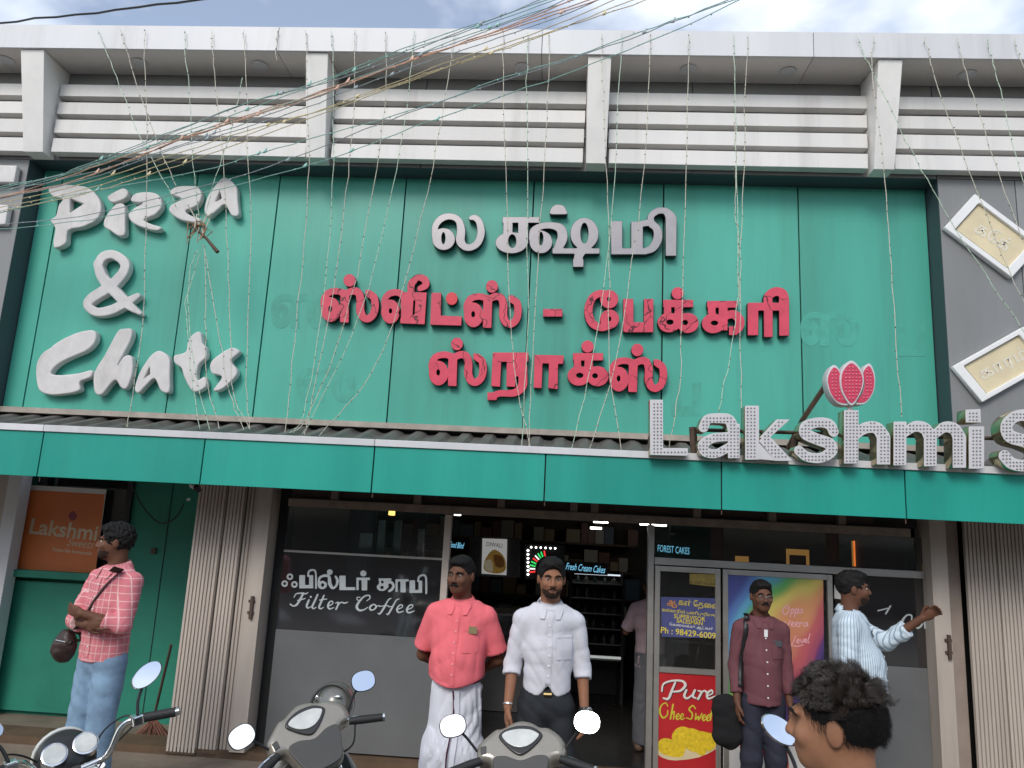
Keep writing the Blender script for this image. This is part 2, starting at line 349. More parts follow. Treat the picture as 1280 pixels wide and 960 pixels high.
# dark reveal round the recessed board
box('reveal', -4.904, -4.90, 6.001, 6.215, 2.6, 4.988, M_DARKP, B)
box('reveal', 3.160, 3.164, 6.001, 6.215, 2.6, 4.988, M_DARKP, B)
box('reveal', -4.899, 3.159, 6.001, 6.215, 4.986, 4.992, M_DARKP, B)
sb = part('sign_board', MB().box(-4.899, 3.159, 6.232, 6.25, 2.55, 4.98), M_GAP)
bx = [-4.899, -4.709, -3.405, -2.624, -1.445, -.274, .888, 2.063, 3.159]
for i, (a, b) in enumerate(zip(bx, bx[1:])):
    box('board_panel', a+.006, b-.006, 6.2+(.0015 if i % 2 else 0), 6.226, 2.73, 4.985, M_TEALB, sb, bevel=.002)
part('board_bottom_trim', MB().box(-4.899, 3.159, 6.13, 6.2, 2.675, 2.722), mat('rusty_trim', lin('#a39a8f'), .6, var=.2, scale=9, stain=.6))
# roof slab, clad in white panels, with round soffit lights
rs = part('roof_slab', MB().box(XL, XR, 5.64, 6.6, 5.885, 6.05), M_GAP)
seam = [XL, -5.2, U(345, 62, 5.6)[0], U(677, 66, 5.6)[0], U(1018, 72, 5.6)[0], 4.3, XR]
for a, b in zip(seam, seam[1:]):
    box('roof_panel', a+.003, b-.003, 5.61, 5.632, 5.862, 6.09, M_WHITEP, rs)
    box('soffit_panel', a+.003, b-.003, 5.634, 5.998, 5.862, 5.882, M_SOFF, rs)
    box('coping_panel', a+.003, b-.003, 5.614, 6.6, 6.06, 6.088, M_WHITEP, rs)
M_LAMP = mat('frosted_lamp_cover', (.7, .66, .55), .4)
for x, y in ((8, 75), (175, 78), (325, 81), (503, 83), (653, 84), (861, 86), (985, 89), (1209, 93)):
    p = UZ(x, y, 5.86)
    lt = part('soffit_light', MB().lathe([(.05, 0), (.068, 0), (.07, .008), (.05, .012)], (p[0], p[1], 5.85), n=20), M_WHITEP, rs, smooth=True)
# slanted fins carrying the roof edge
for a, b in ((-4.875, -4.66), (-2.287, -2.09), (.158, .354), (2.555, 2.75), (5.0, 5.2)):
    z0, z1 = 4.99, 5.858; d = .09 if a < -3 else .06 if a < 0 else 0. if a < 2 else -.06
    d = 0.
    part('fin', MB().hexa([(a+.02, 5.85, z0), (b-.01, 5.85, z0), (b-.01, 5.999, z0), (a+.02, 5.999, z0), (a, 5.633, z1), (b, 5.633, z1), (b, 5.999, z1), (a, 5.999, z1)]), mat('fin_white_paint', lin('#e6e4e0'), .5, var=.06, scale=4, stain=.25), bevel=.004)
lv = part('louvre', MB().box(XL, XR, 5.985, 5.999, 5.30, 5.32), M_GREYP)
edges = [XL, -4.875, -4.655, -2.28, -2.085, .163, .35, 2.562, 2.748, 5.0, 5.2, XR]
for k, (zt, zb) in enumerate(((5.690, 5.572), (5.510, 5.392), (5.337, 5.205), (5.152, 5.018))):
    for a, b in zip(edges[::2], edges[1::2]):
        a2, b2 = a+(.004+.006*k if a > XL else 0), b-(.002+.004*k if b < XR else 0)
        part('slat', MB().box(a2, b2, 5.895, 5.984, zb, zt), M_CREAM, lv, bevel=.004)
M_GHO = mat('letter_ghost_film', lin('#46a18f'), .55, var=.16, scale=9, stain=.3)
# ---- awning: corrugated sheet behind a teal fascia with a white edge angle
aw = part('awning', MB().box(XL, XR, 5.46, 5.48, 2.40, 2.44), M_RUST)
cs = MB(); nx = 520; xs = np.linspace(XL, XR, nx); 
for i, x in enumerate(xs):
    h = .022*max(-.6, min(.6, math.sin(2*math.pi*x/.2)*1.4))/.6
    cs.v += [(x, 5.445, 2.452+h*.8), (x, 6.19, 2.655+h*.8)]
for i in range(nx-1): cs.f.append((2*i, 2*i+2, 2*i+3, 2*i+1))
part('corrugated_sheet', cs, M_SHEET, aw)
fs_ = part('fascia', MB().box(XL, XR, 5.424, 5.44, 2.11, 2.46), M_GAP)
fx = [XL, -7.7, -6.4, -5.15, -3.895, -2.628, -1.331, -.06, 1.209, 2.492, 3.78, 5.05, 6.4, XR]
for a, b in zip(fx, fx[1:]):
    box('fascia_panel', a+.005, b-.005, 5.40, 5.422, 2.105, 2.445, M_TEAL, fs_, bevel=.002)
for a, b in zip(fx[::2], fx[2::2]):
    box('edge_angle', a+.002, b-.002, 5.385, 5.445, 2.447, 2.497, M_WHITEP, fs_, bevel=.003)
for x in (465, 681, 902, 1131, 250, 45):
    p = U(x, 625, 5.41); MB().lathe([(.004, 0), (.004, .03)], (p[0], 5.412, 2.07), n=6).build('hook', M_RUST, fs_)
part('awning_underside', MB().box(XL, XR, 5.46, 6.2, 2.2, 2.21), mat('dark_underside', lin('#4a4540'), .8, var=.2))
# ---- left bay: painted wall, ledge, window with dark frame
lb = part('left_bay_wall', MB().box(XL, -4.86, 6.95, 7.1, 0, 2.5).box(-4.86, -3.0, 6.95, 7.1, 0, 1.27).box(-4.0, -2.9, 6.93, 6.948, 0, 2.5), M_TEALW)
box('ledge', -5.6, -4.0, 6.80, 6.948, 1.22, 1.285, M_TEALW, lb, bevel=.006)
box('ledge_recess', -5.6, -4.005, 6.9, 6.947, .04, 1.18, M_TEALW, lb)
box('wall_joint', -3.63, -3.624, 6.925, 6.929, .0, 2.5, M_GAP, lb)
wf = part('side_window', MB().box(-4.95, -4.0, 7.02, 7.04, 1.29, 2.35), mat('window_void', (.01, .01, .01), .15))
box('frame', -4.95, -4.86, 6.90, 7.0, 1.29, 2.4, M_BLACK, wf); box('frame', -4.06, -4.0, 6.90, 6.99, 1.29, 2.4, M_BLACK, wf); box('frame', -4.858, -4.062, 6.9, 6.99, 1.29, 1.315, M_BLACK, wf)
box('pane', -4.858, -4.062, 6.955, 6.96, 1.32, 2.35, G_CLEAR, wf)
box('white_post', -5.10, -4.97, 6.7, 6.84, 0, 2.4, M_WHITEP, B, bevel=.006)
box('beige_panel', -7.5, -5.12, 6.75, 6.8, 0, 2.4, M_BEIGE, B)
box('return_wall', -3.02, -2.98, 6.32, 6.93, 0, 2.4, M_TEALW, B)
part('plinth', MB().box(XL, XR, 6.13, 6.4, 0.0, .06), mat('brown_sill', lin('#5d4a38'), .7, var=.3, scale=6, stain=.5))
# ---- jambs of the opening
for (a, b) in ((-2.46, -2.335), (2.985, 3.11)):
    box('jamb', a, b, 6.10, 6.35, .06, 2.4, M_BEIGE, B, bevel=.004)
box('jamb_return', 3.112, 3.25, 6.2, 6.4, .06, 2.4, mat('beige_return', lin('#9a8c82'), .6, var=.12, stain=.3), B)
box('shadow_gap', -2.333, -2.24, 6.3, 6.4, .06, 2.4, M_GAP, B)
for x, z in ((-2.40, 1.16), (3.08, 1.17)):
    l = part('latch', MB().box(x-.012, x+.012, 6.075, 6.099, z-.09, z+.09).box(x-.03, x+.02, 6.082, 6.098, z-.05, z-.03).box(x-.03, x+.02, 6.082, 6.098, z+.04, z+.06), M_RUST, bevel=.002)
box('back_wall', -2.98, -2.245, 6.36, 6.44, .06, 2.5, M_GAP, B); box('back_wall', 2.99, 3.938, 6.42, 6.5, .06, 2.5, M_GAP, B)
# right end wall beyond the shutters
box('right_wall', 3.94, XR, 6.2, 6.4, 0, 2.5, M_TEALW, B)
# ---- header rail with brackets
hr = part('header_rail', MB().box(-2.2, 2.85, 6.12, 6.19, 1.985, 2.05), M_RAIL, bevel=.004)
box('upper_rail', -2.2, 2.6, 6.2, 6.25, 2.075, 2.13, M_RUST, hr)
for x in (-1.85, -1.15, -.45, .15, .32, 1.15, 1.75, 2.3): box('bracket', x, x+.06, 6.14, 6.2, 2.052, 2.13, M_RAIL, hr, bevel=.003)
# ---- shopfront glazing
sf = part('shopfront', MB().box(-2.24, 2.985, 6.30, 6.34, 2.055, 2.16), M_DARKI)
box('mullion', -.89, -.835, 6.22, 6.30, .06, 1.98, mat('pale_mullion', lin('#c9bcb0'), .45, var=.06), sf, bevel=.003)
box('mullion', .80, .848, 6.22, 6.30, .06, 1.98, M_ALU, sf, bevel=.003)
box('transom', -2.235, -.893, 6.235, 6.27, 1.605, 1.622, M_ALU, sf)
box('transom', .85, 2.98, 6.20, 6.27, 1.665, 1.72, M_ALU, sf, bevel=.003)
box('pane', -2.235, -.893, 6.250, 6.256, 1.624, 1.983, G_CLEAR, sf); box('pane', .85, 2.98, 6.232, 6.238, 1.722, 1.983, G_CLEAR, sf)
box('tinted_pane', -2.235, -.893, 6.246, 6.258, .985, 1.603, M_BLACKG, sf)
box('lower_panel', -2.235, -.893, 6.243, 6.262, .075, .982, M_GREYLAM, sf)
box('tinted_pane', 2.29, 2.982, 6.246, 6.258, .985, 1.663, M_BLACKG, sf)
box('lower_panel', 2.29, 2.982, 6.243, 6.262, .075, .982, M_GREYLAM, sf)
def door(x0, x1, zm, lab):
    d = part('glass_door', MB().box(x0, x0+.04, 6.19, 6.225, .06, 1.655).box(x1-.04, x1, 6.19, 6.225, .06, 1.655).box(x0+.041, x1-.041, 6.19, 6.225, .06, .13).box(x0+.041, x1-.041, 6.19, 6.225, 1.615, 1.655), M_ALU, label=lab, bevel=.003)
    if zm: box('rail', x0+.041, x1-.041, 6.188, 6.226, zm-.02, zm+.02, M_ALU, d)
    box('pane', x0+.042, x1-.042, 6.206, 6.211, .132, 1.613, G_CLEAR, d)
    return d
door(.855, 1.375, .86, 'aluminium framed door leaf with job notice and red sweets poster')
door(1.395, 2.255, 0, 'aluminium framed door leaf covered by a rainbow poster')
# ---- interior shell
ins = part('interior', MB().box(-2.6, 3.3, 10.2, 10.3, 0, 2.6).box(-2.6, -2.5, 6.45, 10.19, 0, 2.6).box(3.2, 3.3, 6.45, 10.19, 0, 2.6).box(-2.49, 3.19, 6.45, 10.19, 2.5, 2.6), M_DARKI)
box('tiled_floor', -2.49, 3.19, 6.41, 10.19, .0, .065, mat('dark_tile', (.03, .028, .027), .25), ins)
# ================================================================ letters on the board
M_SILV = mat('brushed_silver_letter', lin('#979395'), .4, metal=.5, var=.07, scale=12., stain=.12)
M_RED = mat('faded_red_letter', lin('#d2465c'), .42, var=.14, scale=9., stain=.2, spec=.4)
M_RED2 = mat('bright_red_letter', lin('#d92f3c'), .4, var=.08)
M_FOAM = mat('white_foam_letter', lin('#cfccca'), .6, var=.10, scale=7., stain=.42)
M_STAIN = mat('letter_side_black', (.02, .02, .02), .6)
def two_tone(o, ms):                       # dark sides and back on flat letters
    o.data.materials.append(ms)
    for p in o.data.polygons: p.material_index = 0 if p.normal.y < -.5 else 1
YB = 6.2
A3, O3 = 1280/330, (530, 240)
sg = thing('tamil_name_sign', 'silver metal Tamil letters at the top centre of the teal board', 'sign', tuple(U(690, 330, 6.19)))
SIL = [
 [('E', 95, 228, 56, 54), ('-E', 94, 224, 9, 28), ('S', [(52, 215), (55, 165), (85, 128), (130, 118), (168, 138), (180, 185), (176, 235), (196, 264), (228, 268), (262, 244), (277, 195), (268, 145), (246, 124), (226, 126)], [30, 32, 34, 32, 34, 42, 44, 36, 34, 36, 38, 34, 30, 20])],
 [('R', 380, 120, 560, 150), ('R', 384, 120, 430, 210), ('R', 456, 130, 506, 250), ('E', 424, 246, 78, 52), ('-E', 428, 238, 19, 32), ('-R', 432, 152, 455, 178)],
 [('E', 567, 242, 56, 56), ('-E', 567, 226, 11, 32), ('S', [(522, 225), (530, 185), (570, 165), (620, 162), (662, 178), (672, 220), (655, 262), (640, 285)], [28, 30, 32, 34, 46, 50, 44, 30]), ('R', 622, 272, 852, 300), ('E', 778, 202, 69, 78), ('-E', 778, 200, 19, 50), ('S', [(778, 270), (752, 305), (747, 335)], 44), ('R', 722, 325, 774, 364)],
 [('C', [(612, 106), (614, 82), (632, 64), (655, 60), (678, 68), (692, 90), (693, 107), (652, 109)])],
 [('R', 907, 140, 962, 302), ('R', 907, 272, 1080, 303), ('R', 1004, 142, 1062, 302), ('S', [(1050, 155), (1095, 150), (1130, 180), (1134, 225), (1110, 270), (1070, 288)], [30, 34, 40, 44, 40, 30]), ('S', [(1106, 160), (1100, 120), (1130, 93), (1170, 92), (1197, 120)], [34, 32, 32, 34, 50]), ('P', [(1171, 115), (1226, 120), (1224, 310), (1171, 310)])],
]
for it in SIL: two_tone(px_solid('letter', it, O3, A3, YB-.075, .065, .004, M_SILV, sg, cells=110), M_STAIN)
A1, O1 = 1280/270, (390, 330)
SA = [('E', 110, 270, 58, 74), ('-E', 108, 266, 11, 18), ('S', [(70, 265), (68, 215), (95, 172), (145, 160), (190, 172)], [30, 36, 40, 40, 40]), ('P', [(168, 158), (222, 158), (218, 348), (165, 346)]), ('S', [(195, 180), (240, 160), (275, 170), (288, 215), (285, 270), (300, 312), (330, 325), (362, 300), (374, 250), (368, 200), (342, 178)], [40, 44, 46, 48, 50, 46, 44, 44, 46, 44, 46]), ('R', 315, 152, 345, 190)]
DOTA = [('E', 222, 97, 36, 38)]
VII = [('E', 465, 282, 56, 72), ('-E', 465, 278, 10, 15), ('S', [(428, 265), (430, 210), (460, 175), (505, 168), (540, 185)], [30, 36, 40, 40, 40]), ('P', [(528, 165), (680, 168), (668, 358), (522, 352)]), ('-P', [(602, 215), (612, 215), (608, 300), (596, 300)]), ('-P', [(512, 290), (527, 250), (527, 330)]), ('S', [(588, 180), (588, 120), (625, 82), (665, 90), (674, 125), (640, 146)], [40, 44, 42, 44, 42, 34]), ('-E', 633, 107, 9, 9)]
TT = [('P', [(708, 170), (766, 170), (763, 305), (888, 310), (885, 366), (700, 360)])]
DOTT = [('E', 828, 205, 35, 38)]
A2, O2 = 1280/340, (660, 340)
DASH = [('R', 71, 173, 162, 210)]
EE = [('S', [(385, 118), (345, 100), (303, 122), (284, 180), (300, 238), (345, 262), (388, 250)], [34, 34, 36, 40, 38, 34, 34]), ('E', 382, 128, 43, 44), ('-E', 380, 128, 8, 10), ('E', 384, 222, 45, 46), ('-E', 384, 221, 8, 11)]
PA = [('R', 448, 126, 496, 282), ('R', 546, 126, 590, 284), ('R', 448, 236, 588, 284)]
KA = [('R', 636, 130, 778, 166), ('R', 640, 130, 674, 240), ('R', 690, 130, 730, 262), ('E', 664, 238, 54, 47), ('E', 752, 240, 52, 48), ('R', 690, 195, 760, 225), ('-E', 682, 174, 7, 6), ('-E', 668, 236, 17, 12), ('-E', 740, 238, 13, 12)]
KB = [('R', 843, 135, 988, 168), ('R', 847, 135, 884, 240), ('R', 898, 135, 940, 275), ('E', 872, 242, 54, 47), ('S', [(920, 212), (965, 198), (996, 225), (992, 262), (970, 275)], [34, 40, 44, 42, 40]), ('R', 946, 255, 985, 297), ('-E', 890, 181, 7, 6), ('-E', 878, 240, 17, 11)]
RI = [('R', 1034, 144, 1084, 298), ('R', 1034, 144, 1182, 182), ('R', 1110, 150, 1152, 306), ('R', 1182, 125, 1229, 300), ('S', [(1131, 160), (1132, 115), (1165, 92), (1200, 104), (1206, 150)], [42, 42, 42, 44, 46]), ('-E', 1168, 128, 11, 13)]
A4, O4 = 1280/330, (520, 410)
NA = [('R', 372, 118, 545, 164), ('P', [(372, 118), (416, 118), (408, 286), (364, 282)]), ('P', [(440, 118), (486, 118), (482, 286), (438, 284)]), ('R', 478, 150, 506, 235), ('S', [(480, 142), (514, 175), (518, 230), (514, 285), (475, 315), (405, 317), (372, 332)], [44, 44, 44, 44, 36, 32, 34]), ('R', 346, 312, 392, 350)]
AA = [('P', [(576, 130), (717, 132), (715, 175), (574, 170)]), ('P', [(574, 130), (615, 130), (610, 292), (570, 290)]), ('P', [(645, 140), (690, 140), (687, 297), (641, 293)])]
s1 = thing('red_tamil_sign', 'row of red Tamil letters with a dash, middle line of the teal board', 'sign', tuple(U(690, 410, 6.19)))
s2 = thing('red_tamil_sign', 'shorter row of red Tamil letters, lowest line of the teal board', 'sign', tuple(U(690, 490, 6.19)))
def red(it, O, A, par, off=(0, 0), m=M_RED, nm='letter'): two_tone(px_solid(nm, it, O, A, YB-.07, .06, .003, m, par, cells=80, off=off), M_STAIN)
for off, par in (((0, 0), s1), ((178.7, 6.7), s1), ((135, 79.5), s2), ((360.5, 87), s2)): red(SA, O1, A1, par, off); red(DOTA, O1, A1, par, (off[0]-.6 if off[0] else 0, off[1]+(.8 if off[0] == 178.7 else 0)), nm='dot')
red(VII, O1, A1, s1); red(TT, O1, A1, s1); red(DOTT, O1, A1, s1, m=M_RED2, nm='dot'); red(DASH, O2, A2, s1, nm='dash')
for it in (EE, PA, KA, KB, RI): red(it, O2, A2, s1)
red([('E', 705, 100, 29, 29)], O2, A2, s1, nm='dot')
red(NA, O4, A4, s2); red(AA, O4, A4, s2); red(KA, O2, A2, s2, (-112.7, 66.6)); red([('E', 705, 100, 29, 29)], O2, A2, s2, (-112.7, 66.6), nm='dot')
# faint ghosts of removed letters
for off in ((-62, 8), (-30, 100), (330, 96), (600, 30)): px_solid('letter_ghost', SA, O1, A1, YB-.0006, .0005, 0, M_GHO, sb, cells=60, off=off)
for off in ((340, 30), (60, 105)): px_solid('letter_ghost', PA, O2, A2, YB-.0006, .0005, 0, M_GHO, sb, cells=60, off=off)
tr_ = M_RED.node_tree; br_ = tr_.nodes['Principled BSDF']; src_ = br_.inputs['Base Color'].links[0].from_socket      # cracked face film
tcr = N(tr_, 'ShaderNodeTexCoord'); nzr = N(tr_, 'ShaderNodeTexNoise'); nzr.inputs['Scale'].default_value = 7; mxr = N(tr_, 'ShaderNodeMix', data_type='VECTOR'); mxr.inputs[0].default_value = .16
vor = N(tr_, 'ShaderNodeTexVoronoi', feature='DISTANCE_TO_EDGE'); vor.inputs['Scale'].default_value = 4.2; ltr = N(tr_, 'ShaderNodeMath', operation='LESS_THAN'); ltr.inputs[1].default_value = .012
nz2 = N(tr_, 'ShaderNodeTexNoise'); nz2.inputs['Scale'].default_value = 3.1; gtr = N(tr_, 'ShaderNodeMath', operation='GREATER_THAN'); gtr.inputs[1].default_value = .47; mur = N(tr_, 'ShaderNodeMath', operation='MULTIPLY')
tr_.links.new(tcr.outputs['Object'], mxr.inputs[4]); tr_.links.new(tcr.outputs['Object'], nzr.inputs['Vector']); tr_.links.new(nzr.outputs['Color'], mxr.inputs[5]); tr_.links.new(mxr.outputs[1], vor.inputs['Vector']); tr_.links.new(vor.outputs['Distance'], ltr.inputs[0])
tr_.links.new(tcr.outputs['Object'], nz2.inputs['Vector']); tr_.links.new(nz2.outputs['Fac'], gtr.inputs[0]); tr_.links.new(ltr.outputs[0], mur.inputs[0]); tr_.links.new(gtr.outputs[0], mur.inputs[1])
mcr = N(tr_, 'ShaderNodeMix', data_type='RGBA'); tr_.links.new(mur.outputs[0], mcr.inputs[0]); tr_.links.new(src_, mcr.inputs[6]); mcr.inputs[7].default_value = (.12, .01, .02, 1); tr_.links.new(mcr.outputs[2], br_.inputs['Base Color'])
# ---- white brush lettering
A5, O5 = 3.2, (30, 210)
PZ = [[('C', [(97, 82), (140, 66), (205, 68), (255, 78), (295, 115), (308, 160), (290, 205), (235, 235), (176, 248), (166, 300), (122, 320), (116, 290), (123, 240), (103, 208), (126, 190), (136, 150), (152, 124), (112, 112)]), ('-P', [(183, 122), (237, 142), (180, 180)])],
 [('C', [(332, 116), (360, 95), (396, 80), (415, 96), (404, 120), (355, 138)])],
 [('C', [(378, 140), (402, 152), (403, 220), (402, 264), (376, 271), (345, 250), (318, 232), (322, 200), (350, 160)])],
 [('C', [(427, 132), (442, 102), (500, 95), (540, 110), (550, 150), (525, 185), (478, 205), (505, 222), (548, 236), (530, 250), (480, 240), (432, 217), (416, 185), (442, 158), (472, 140)])],
 [('C', [(582, 102), (602, 76), (650, 70), (695, 76), (710, 110), (690, 150), (645, 170), (668, 190), (706, 202), (688, 218), (622, 205), (582, 175), (586, 148), (628, 122)])],
 [('C', [(800, 36), (848, 72), (854, 130), (858, 185), (830, 189), (803, 146), (770, 170), (735, 195), (720, 165), (735, 110), (765, 68)]), ('-P', [(782, 92), (790, 120), (764, 136)])],
 [('S', [(292, 385), (315, 352), (355, 345), (396, 372), (400, 405), (372, 445), (322, 485), (268, 520), (252, 548), (285, 575), (345, 568), (400, 540), (452, 510)], [36, 36, 36, 38, 38, 40, 42, 40, 36, 36, 38, 36, 24]), ('S', [(292, 385), (312, 440), (360, 492), (412, 545), (462, 580)], [36, 42, 44, 38, 16])],
 [('C', [(280, 650), (285, 690), (250, 730), (180, 760), (128, 790), (106, 822), (150, 828), (220, 820), (268, 808), (266, 836), (222, 855), (220, 890), (150, 906), (90, 905), (55, 880), (46, 800), (70, 742), (128, 706), (106, 716), (150, 685), (220, 655)])],
 [('C', [(400, 642), (430, 645), (425, 690), (382, 770), (352, 835), (395, 757), (430, 755), (432, 820), (410, 880), (386, 878), (366, 848), (340, 870), (310, 906), (281, 896), (279, 820), (320, 750), (372, 655)])],
 [('C', [(545, 731), (580, 762), (582, 830), (580, 895), (546, 890), (521, 842), (485, 872), (457, 900), (441, 882), (460, 820), (490, 770), (515, 741)]), ('-P', [(502, 794), (502, 824), (478, 842)])],
 [('C', [(705, 656), (713, 700), (726, 716), (728, 755), (696, 790), (691, 848), (722, 834), (728, 870), (700, 893), (670, 890), (641, 840), (628, 800), (602, 780), (600, 750), (645, 735), (655, 690), (680, 660)])],
 [('C', [(830, 718), (862, 735), (826, 770), (850, 805), (845, 835), (790, 885), (756, 888), (790, 836), (750, 820), (745, 780), (780, 745)])]]
pz = thing('brush_letter_sign', 'white puffed letters reading Pizza & Chats at the left of the teal board', 'sign', tuple(U(170, 490, 6.19)))
for it in PZ: px_solid('letter', it, O5, A5, YB-.085, .075, .012, M_FOAM, pz, cells=80, bres=3, smooth=True)
for p, q in (((0, 206), (17, 228)), ((-14, 255), (6, 281))):
    a, b = U(*p, 5.93), U(*q, 5.93); o = MB().box(a[0]-.1, b[0], 5.93, 5.99, b[2], a[2]).build('letter_block', M_FOAM, None, bevel=.015)
    tag(o, 'cream letter block cut by the left picture edge, %s of two' % ('upper' if p[1] < 230 else 'lower'), 'letter')
# ---- LED channel letters on the fascia
A6, O6 = 1280/480, (800, 300)
M_LEDF = mat('led_letter_face', lin('#c9c8ca'), .4, var=.05, scale=10., stain=.12)
M_CHR = mat('gold_chrome_return', lin('#b9ab8c'), .22, metal=.9, var=.2, scale=12.)
M_LED = mat('led_bulb', lin('#8d8a8c'), .3, var=.1)
LK = [[('P', [(33, 532), (77, 532), (77, 693), (160, 693), (160, 720), (33, 717)])],
 [('S', [(212, 625), (225, 598), (262, 594), (298, 600), (312, 635)], [34, 32, 34, 36, 38]), ('R', 293, 612, 333, 728), ('S', [(300, 655), (245, 660), (212, 680), (218, 706), (255, 712), (298, 690)], [30, 32, 36, 34, 30, 30])],
 [('R', 350, 552, 397, 733), ('P', [(396, 660), (455, 598), (501, 598), (430, 662)]), ('P', [(420, 640), (510, 737), (450, 737), (396, 672)])],
 [('S', [(646, 640), (632, 615), (595, 608), (556, 620), (552, 645), (590, 664), (632, 680), (638, 706), (600, 727), (556, 722), (530, 702)], [34, 36, 34, 38, 40, 38, 40, 38, 34, 34, 34])],
 [('R', 680, 567, 729, 746), ('S', [(715, 655), (748, 628), (788, 626), (812, 655)], [30, 38, 40, 44]), ('R', 789, 652, 835, 749)],
 [('R', 845, 605, 889, 752), ('S', [(880, 645), (915, 622), (950, 628), (968, 656)], [28, 36, 40, 44]), ('R', 946, 652, 990, 755), ('S', [(982, 650), (1015, 624), (1048, 630), (1065, 658)], [28, 36, 40, 44]), ('R', 1042, 654, 1088, 760)],
 [('R', 1096, 621, 1148, 763), ('P', [(1085, 565), (1135, 563), (1138, 609), (1085, 609)])],
 [('S', [(1345, 640), (1330, 605), (1290, 585), (1248, 590), (1222, 620), (1235, 655), (1290, 672), (1335, 695), (1330, 735), (1285, 752), (1240, 745), (1215, 720)], [40, 44, 40, 38, 40, 44, 44, 46, 44, 40, 40, 40])]]
lk = thing('led_letter_sign', 'silver bulb studded channel letters reading Lakshmi standing on the fascia edge', 'sign', tuple(U(1010, 580, 5.4)))
YL = 5.29
def leds(it, O, A, Y, step, marg, m, par, off=(0, 0)):
    x0, y0, x1, y1 = items_bbox(it); xs = np.arange(x0, x1, step); ys = np.arange(y0, y1, step); X, Yg = np.meshgrid(xs, ys, indexing='ij')
    F = shape_sd(it, X, Yg); mb = MB()
    for i, j in np.argwhere(F < -marg):
        p = U(O[0]+X[i, j]/A, O[1]+Yg[i, j]/A, Y); mb.lathe([(.0062, 0), (.0055, .005), (.002, .008)], p, (0, -1, 0), n=6)
    o = mb.build('led_bulbs', m, par); o['kind'] = 'stuff'; return o
for it in LK:
    o = px_solid('letter', it, O6, A6, YL, .12, .003, M_LEDF, lk, cells=90); o.data.materials.append(M_CHR)
    for p in o.data.polygons: p.material_index = 0 if p.normal.y < -.5 else 1
    leds(it, O6, A6, YL, 11.5, 5, M_LED, o)
PET = [[(705, 401), (738, 432), (747, 470), (735, 515), (708, 552), (684, 528), (668, 485), (672, 435)], [(645, 416), (668, 438), (667, 480), (678, 520), (698, 550), (660, 545), (632, 508), (623, 455)], [(766, 411), (784, 450), (780, 505), (752, 545), (716, 546), (738, 520), (749, 480), (744, 434)]]
M_LOT = mat('lotus_red_face', lin('#c73b58'), .4, var=.1, scale=20.)
lo = thing('lotus_emblem', 'red bulb studded lotus with white rim above the silver letters', 'emblem', tuple(U(1062, 508, 5.4)))
for i, pt in enumerate(PET):
    it = [('C', pt)]; dy = -.02 if i == 0 else 0
    rim = px_solid('petal', it, O6, A6, YL+dy, .10, .004, M_LEDF, lo, cells=60)
    c = np.mean(pt, 0); it2 = [('C', [tuple(c+(np.array(q)-c)*.88) for q in pt])]
    px_solid('petal_face', it2, O6, A6, YL+dy-.004, .0036, .001, M_LOT, rim, cells=60)
    leds(it2, O6, A6, YL+dy-.004, 11.5, 5, mat('lotus_bulb', lin('#e08497'), .3), rim)
MB().tube([U(1063, 505, 5.33), U(1062, 514, 5.33)], .02, 8).build('stem', M_LEDF, lo)
fr = thing('sign_support_frame', 'brown steel bars holding the silver letters from behind', 'frame', tuple(U(950, 575, 5.5)))
def bar(pts, r, nm='bar'): MB().tube([U(x, y, Y) for x, y, Y in pts], r, 4).build(nm, M_RUST, fr)
bar([(862, 537, 5.46), (1275, 549, 5.46), (1330, 551, 5.46)], .014); bar([(866, 534, 5.46), (868, 571, 5.46)], .028, 'post')
bar([(1033, 480, 5.45), (1003, 525, 5.6), (985, 560, 5.8)], .022, 'brace'); bar([(996, 540, 5.47), (990, 570, 5.47)], .026, 'post')
# ---- diamond signs at the right
def slab_px(name, pts, Y, ext, bev, m, par): return px_solid(name, [('P', pts)], (0, 0), 1, Y, ext, bev, m, par, cells=70)
M_CREAMS = mat('sun_bleached_cream', lin('#d6c8a5'), .5, var=.1, scale=5., stain=.25); M_GHOST = mat('faded_white_print', lin('#dcd6c6'), .5, var=.06)
for Q, lab, rt, tx, tw in (([(1219, 242), (1181, 284), (1265, 347), (1303, 305)], 'tilted white framed cream plaque beside the top right of the board', -35, 'கேக்', .3),
                   ([(1191, 458), (1228, 503), (1318, 452), (1280, 408)], 'tilted white framed cream plaque with faded Tamil word, lower of two', 29, 'காரம்', .42)):
    c = np.mean(Q, 0); p = U(c[0], c[1], 5.95)
    t = thing('wall_plaque', lab, 'sign', (p[0], 5.995, p[2]-.3))
    outer = [('P', Q), ('-P', [tuple(c+(np.array(q)-c)*.78) for q in Q])]
    px_solid('frame', outer, (0, 0), 1, 5.945, .053, .006, M_WHITE, t, cells=90)
    slab_px('panel', [tuple(c+(np.array(q)-c)*.775) for q in Q], 5.97, .02, .001, M_CREAMS, t)
    q = U(c[0], c[1], 5.968); text_on('lettering', tx, (q[0], q[2]), tw, .13, 5.9675, M_GHOST, t, bold=.01, rot=rt)
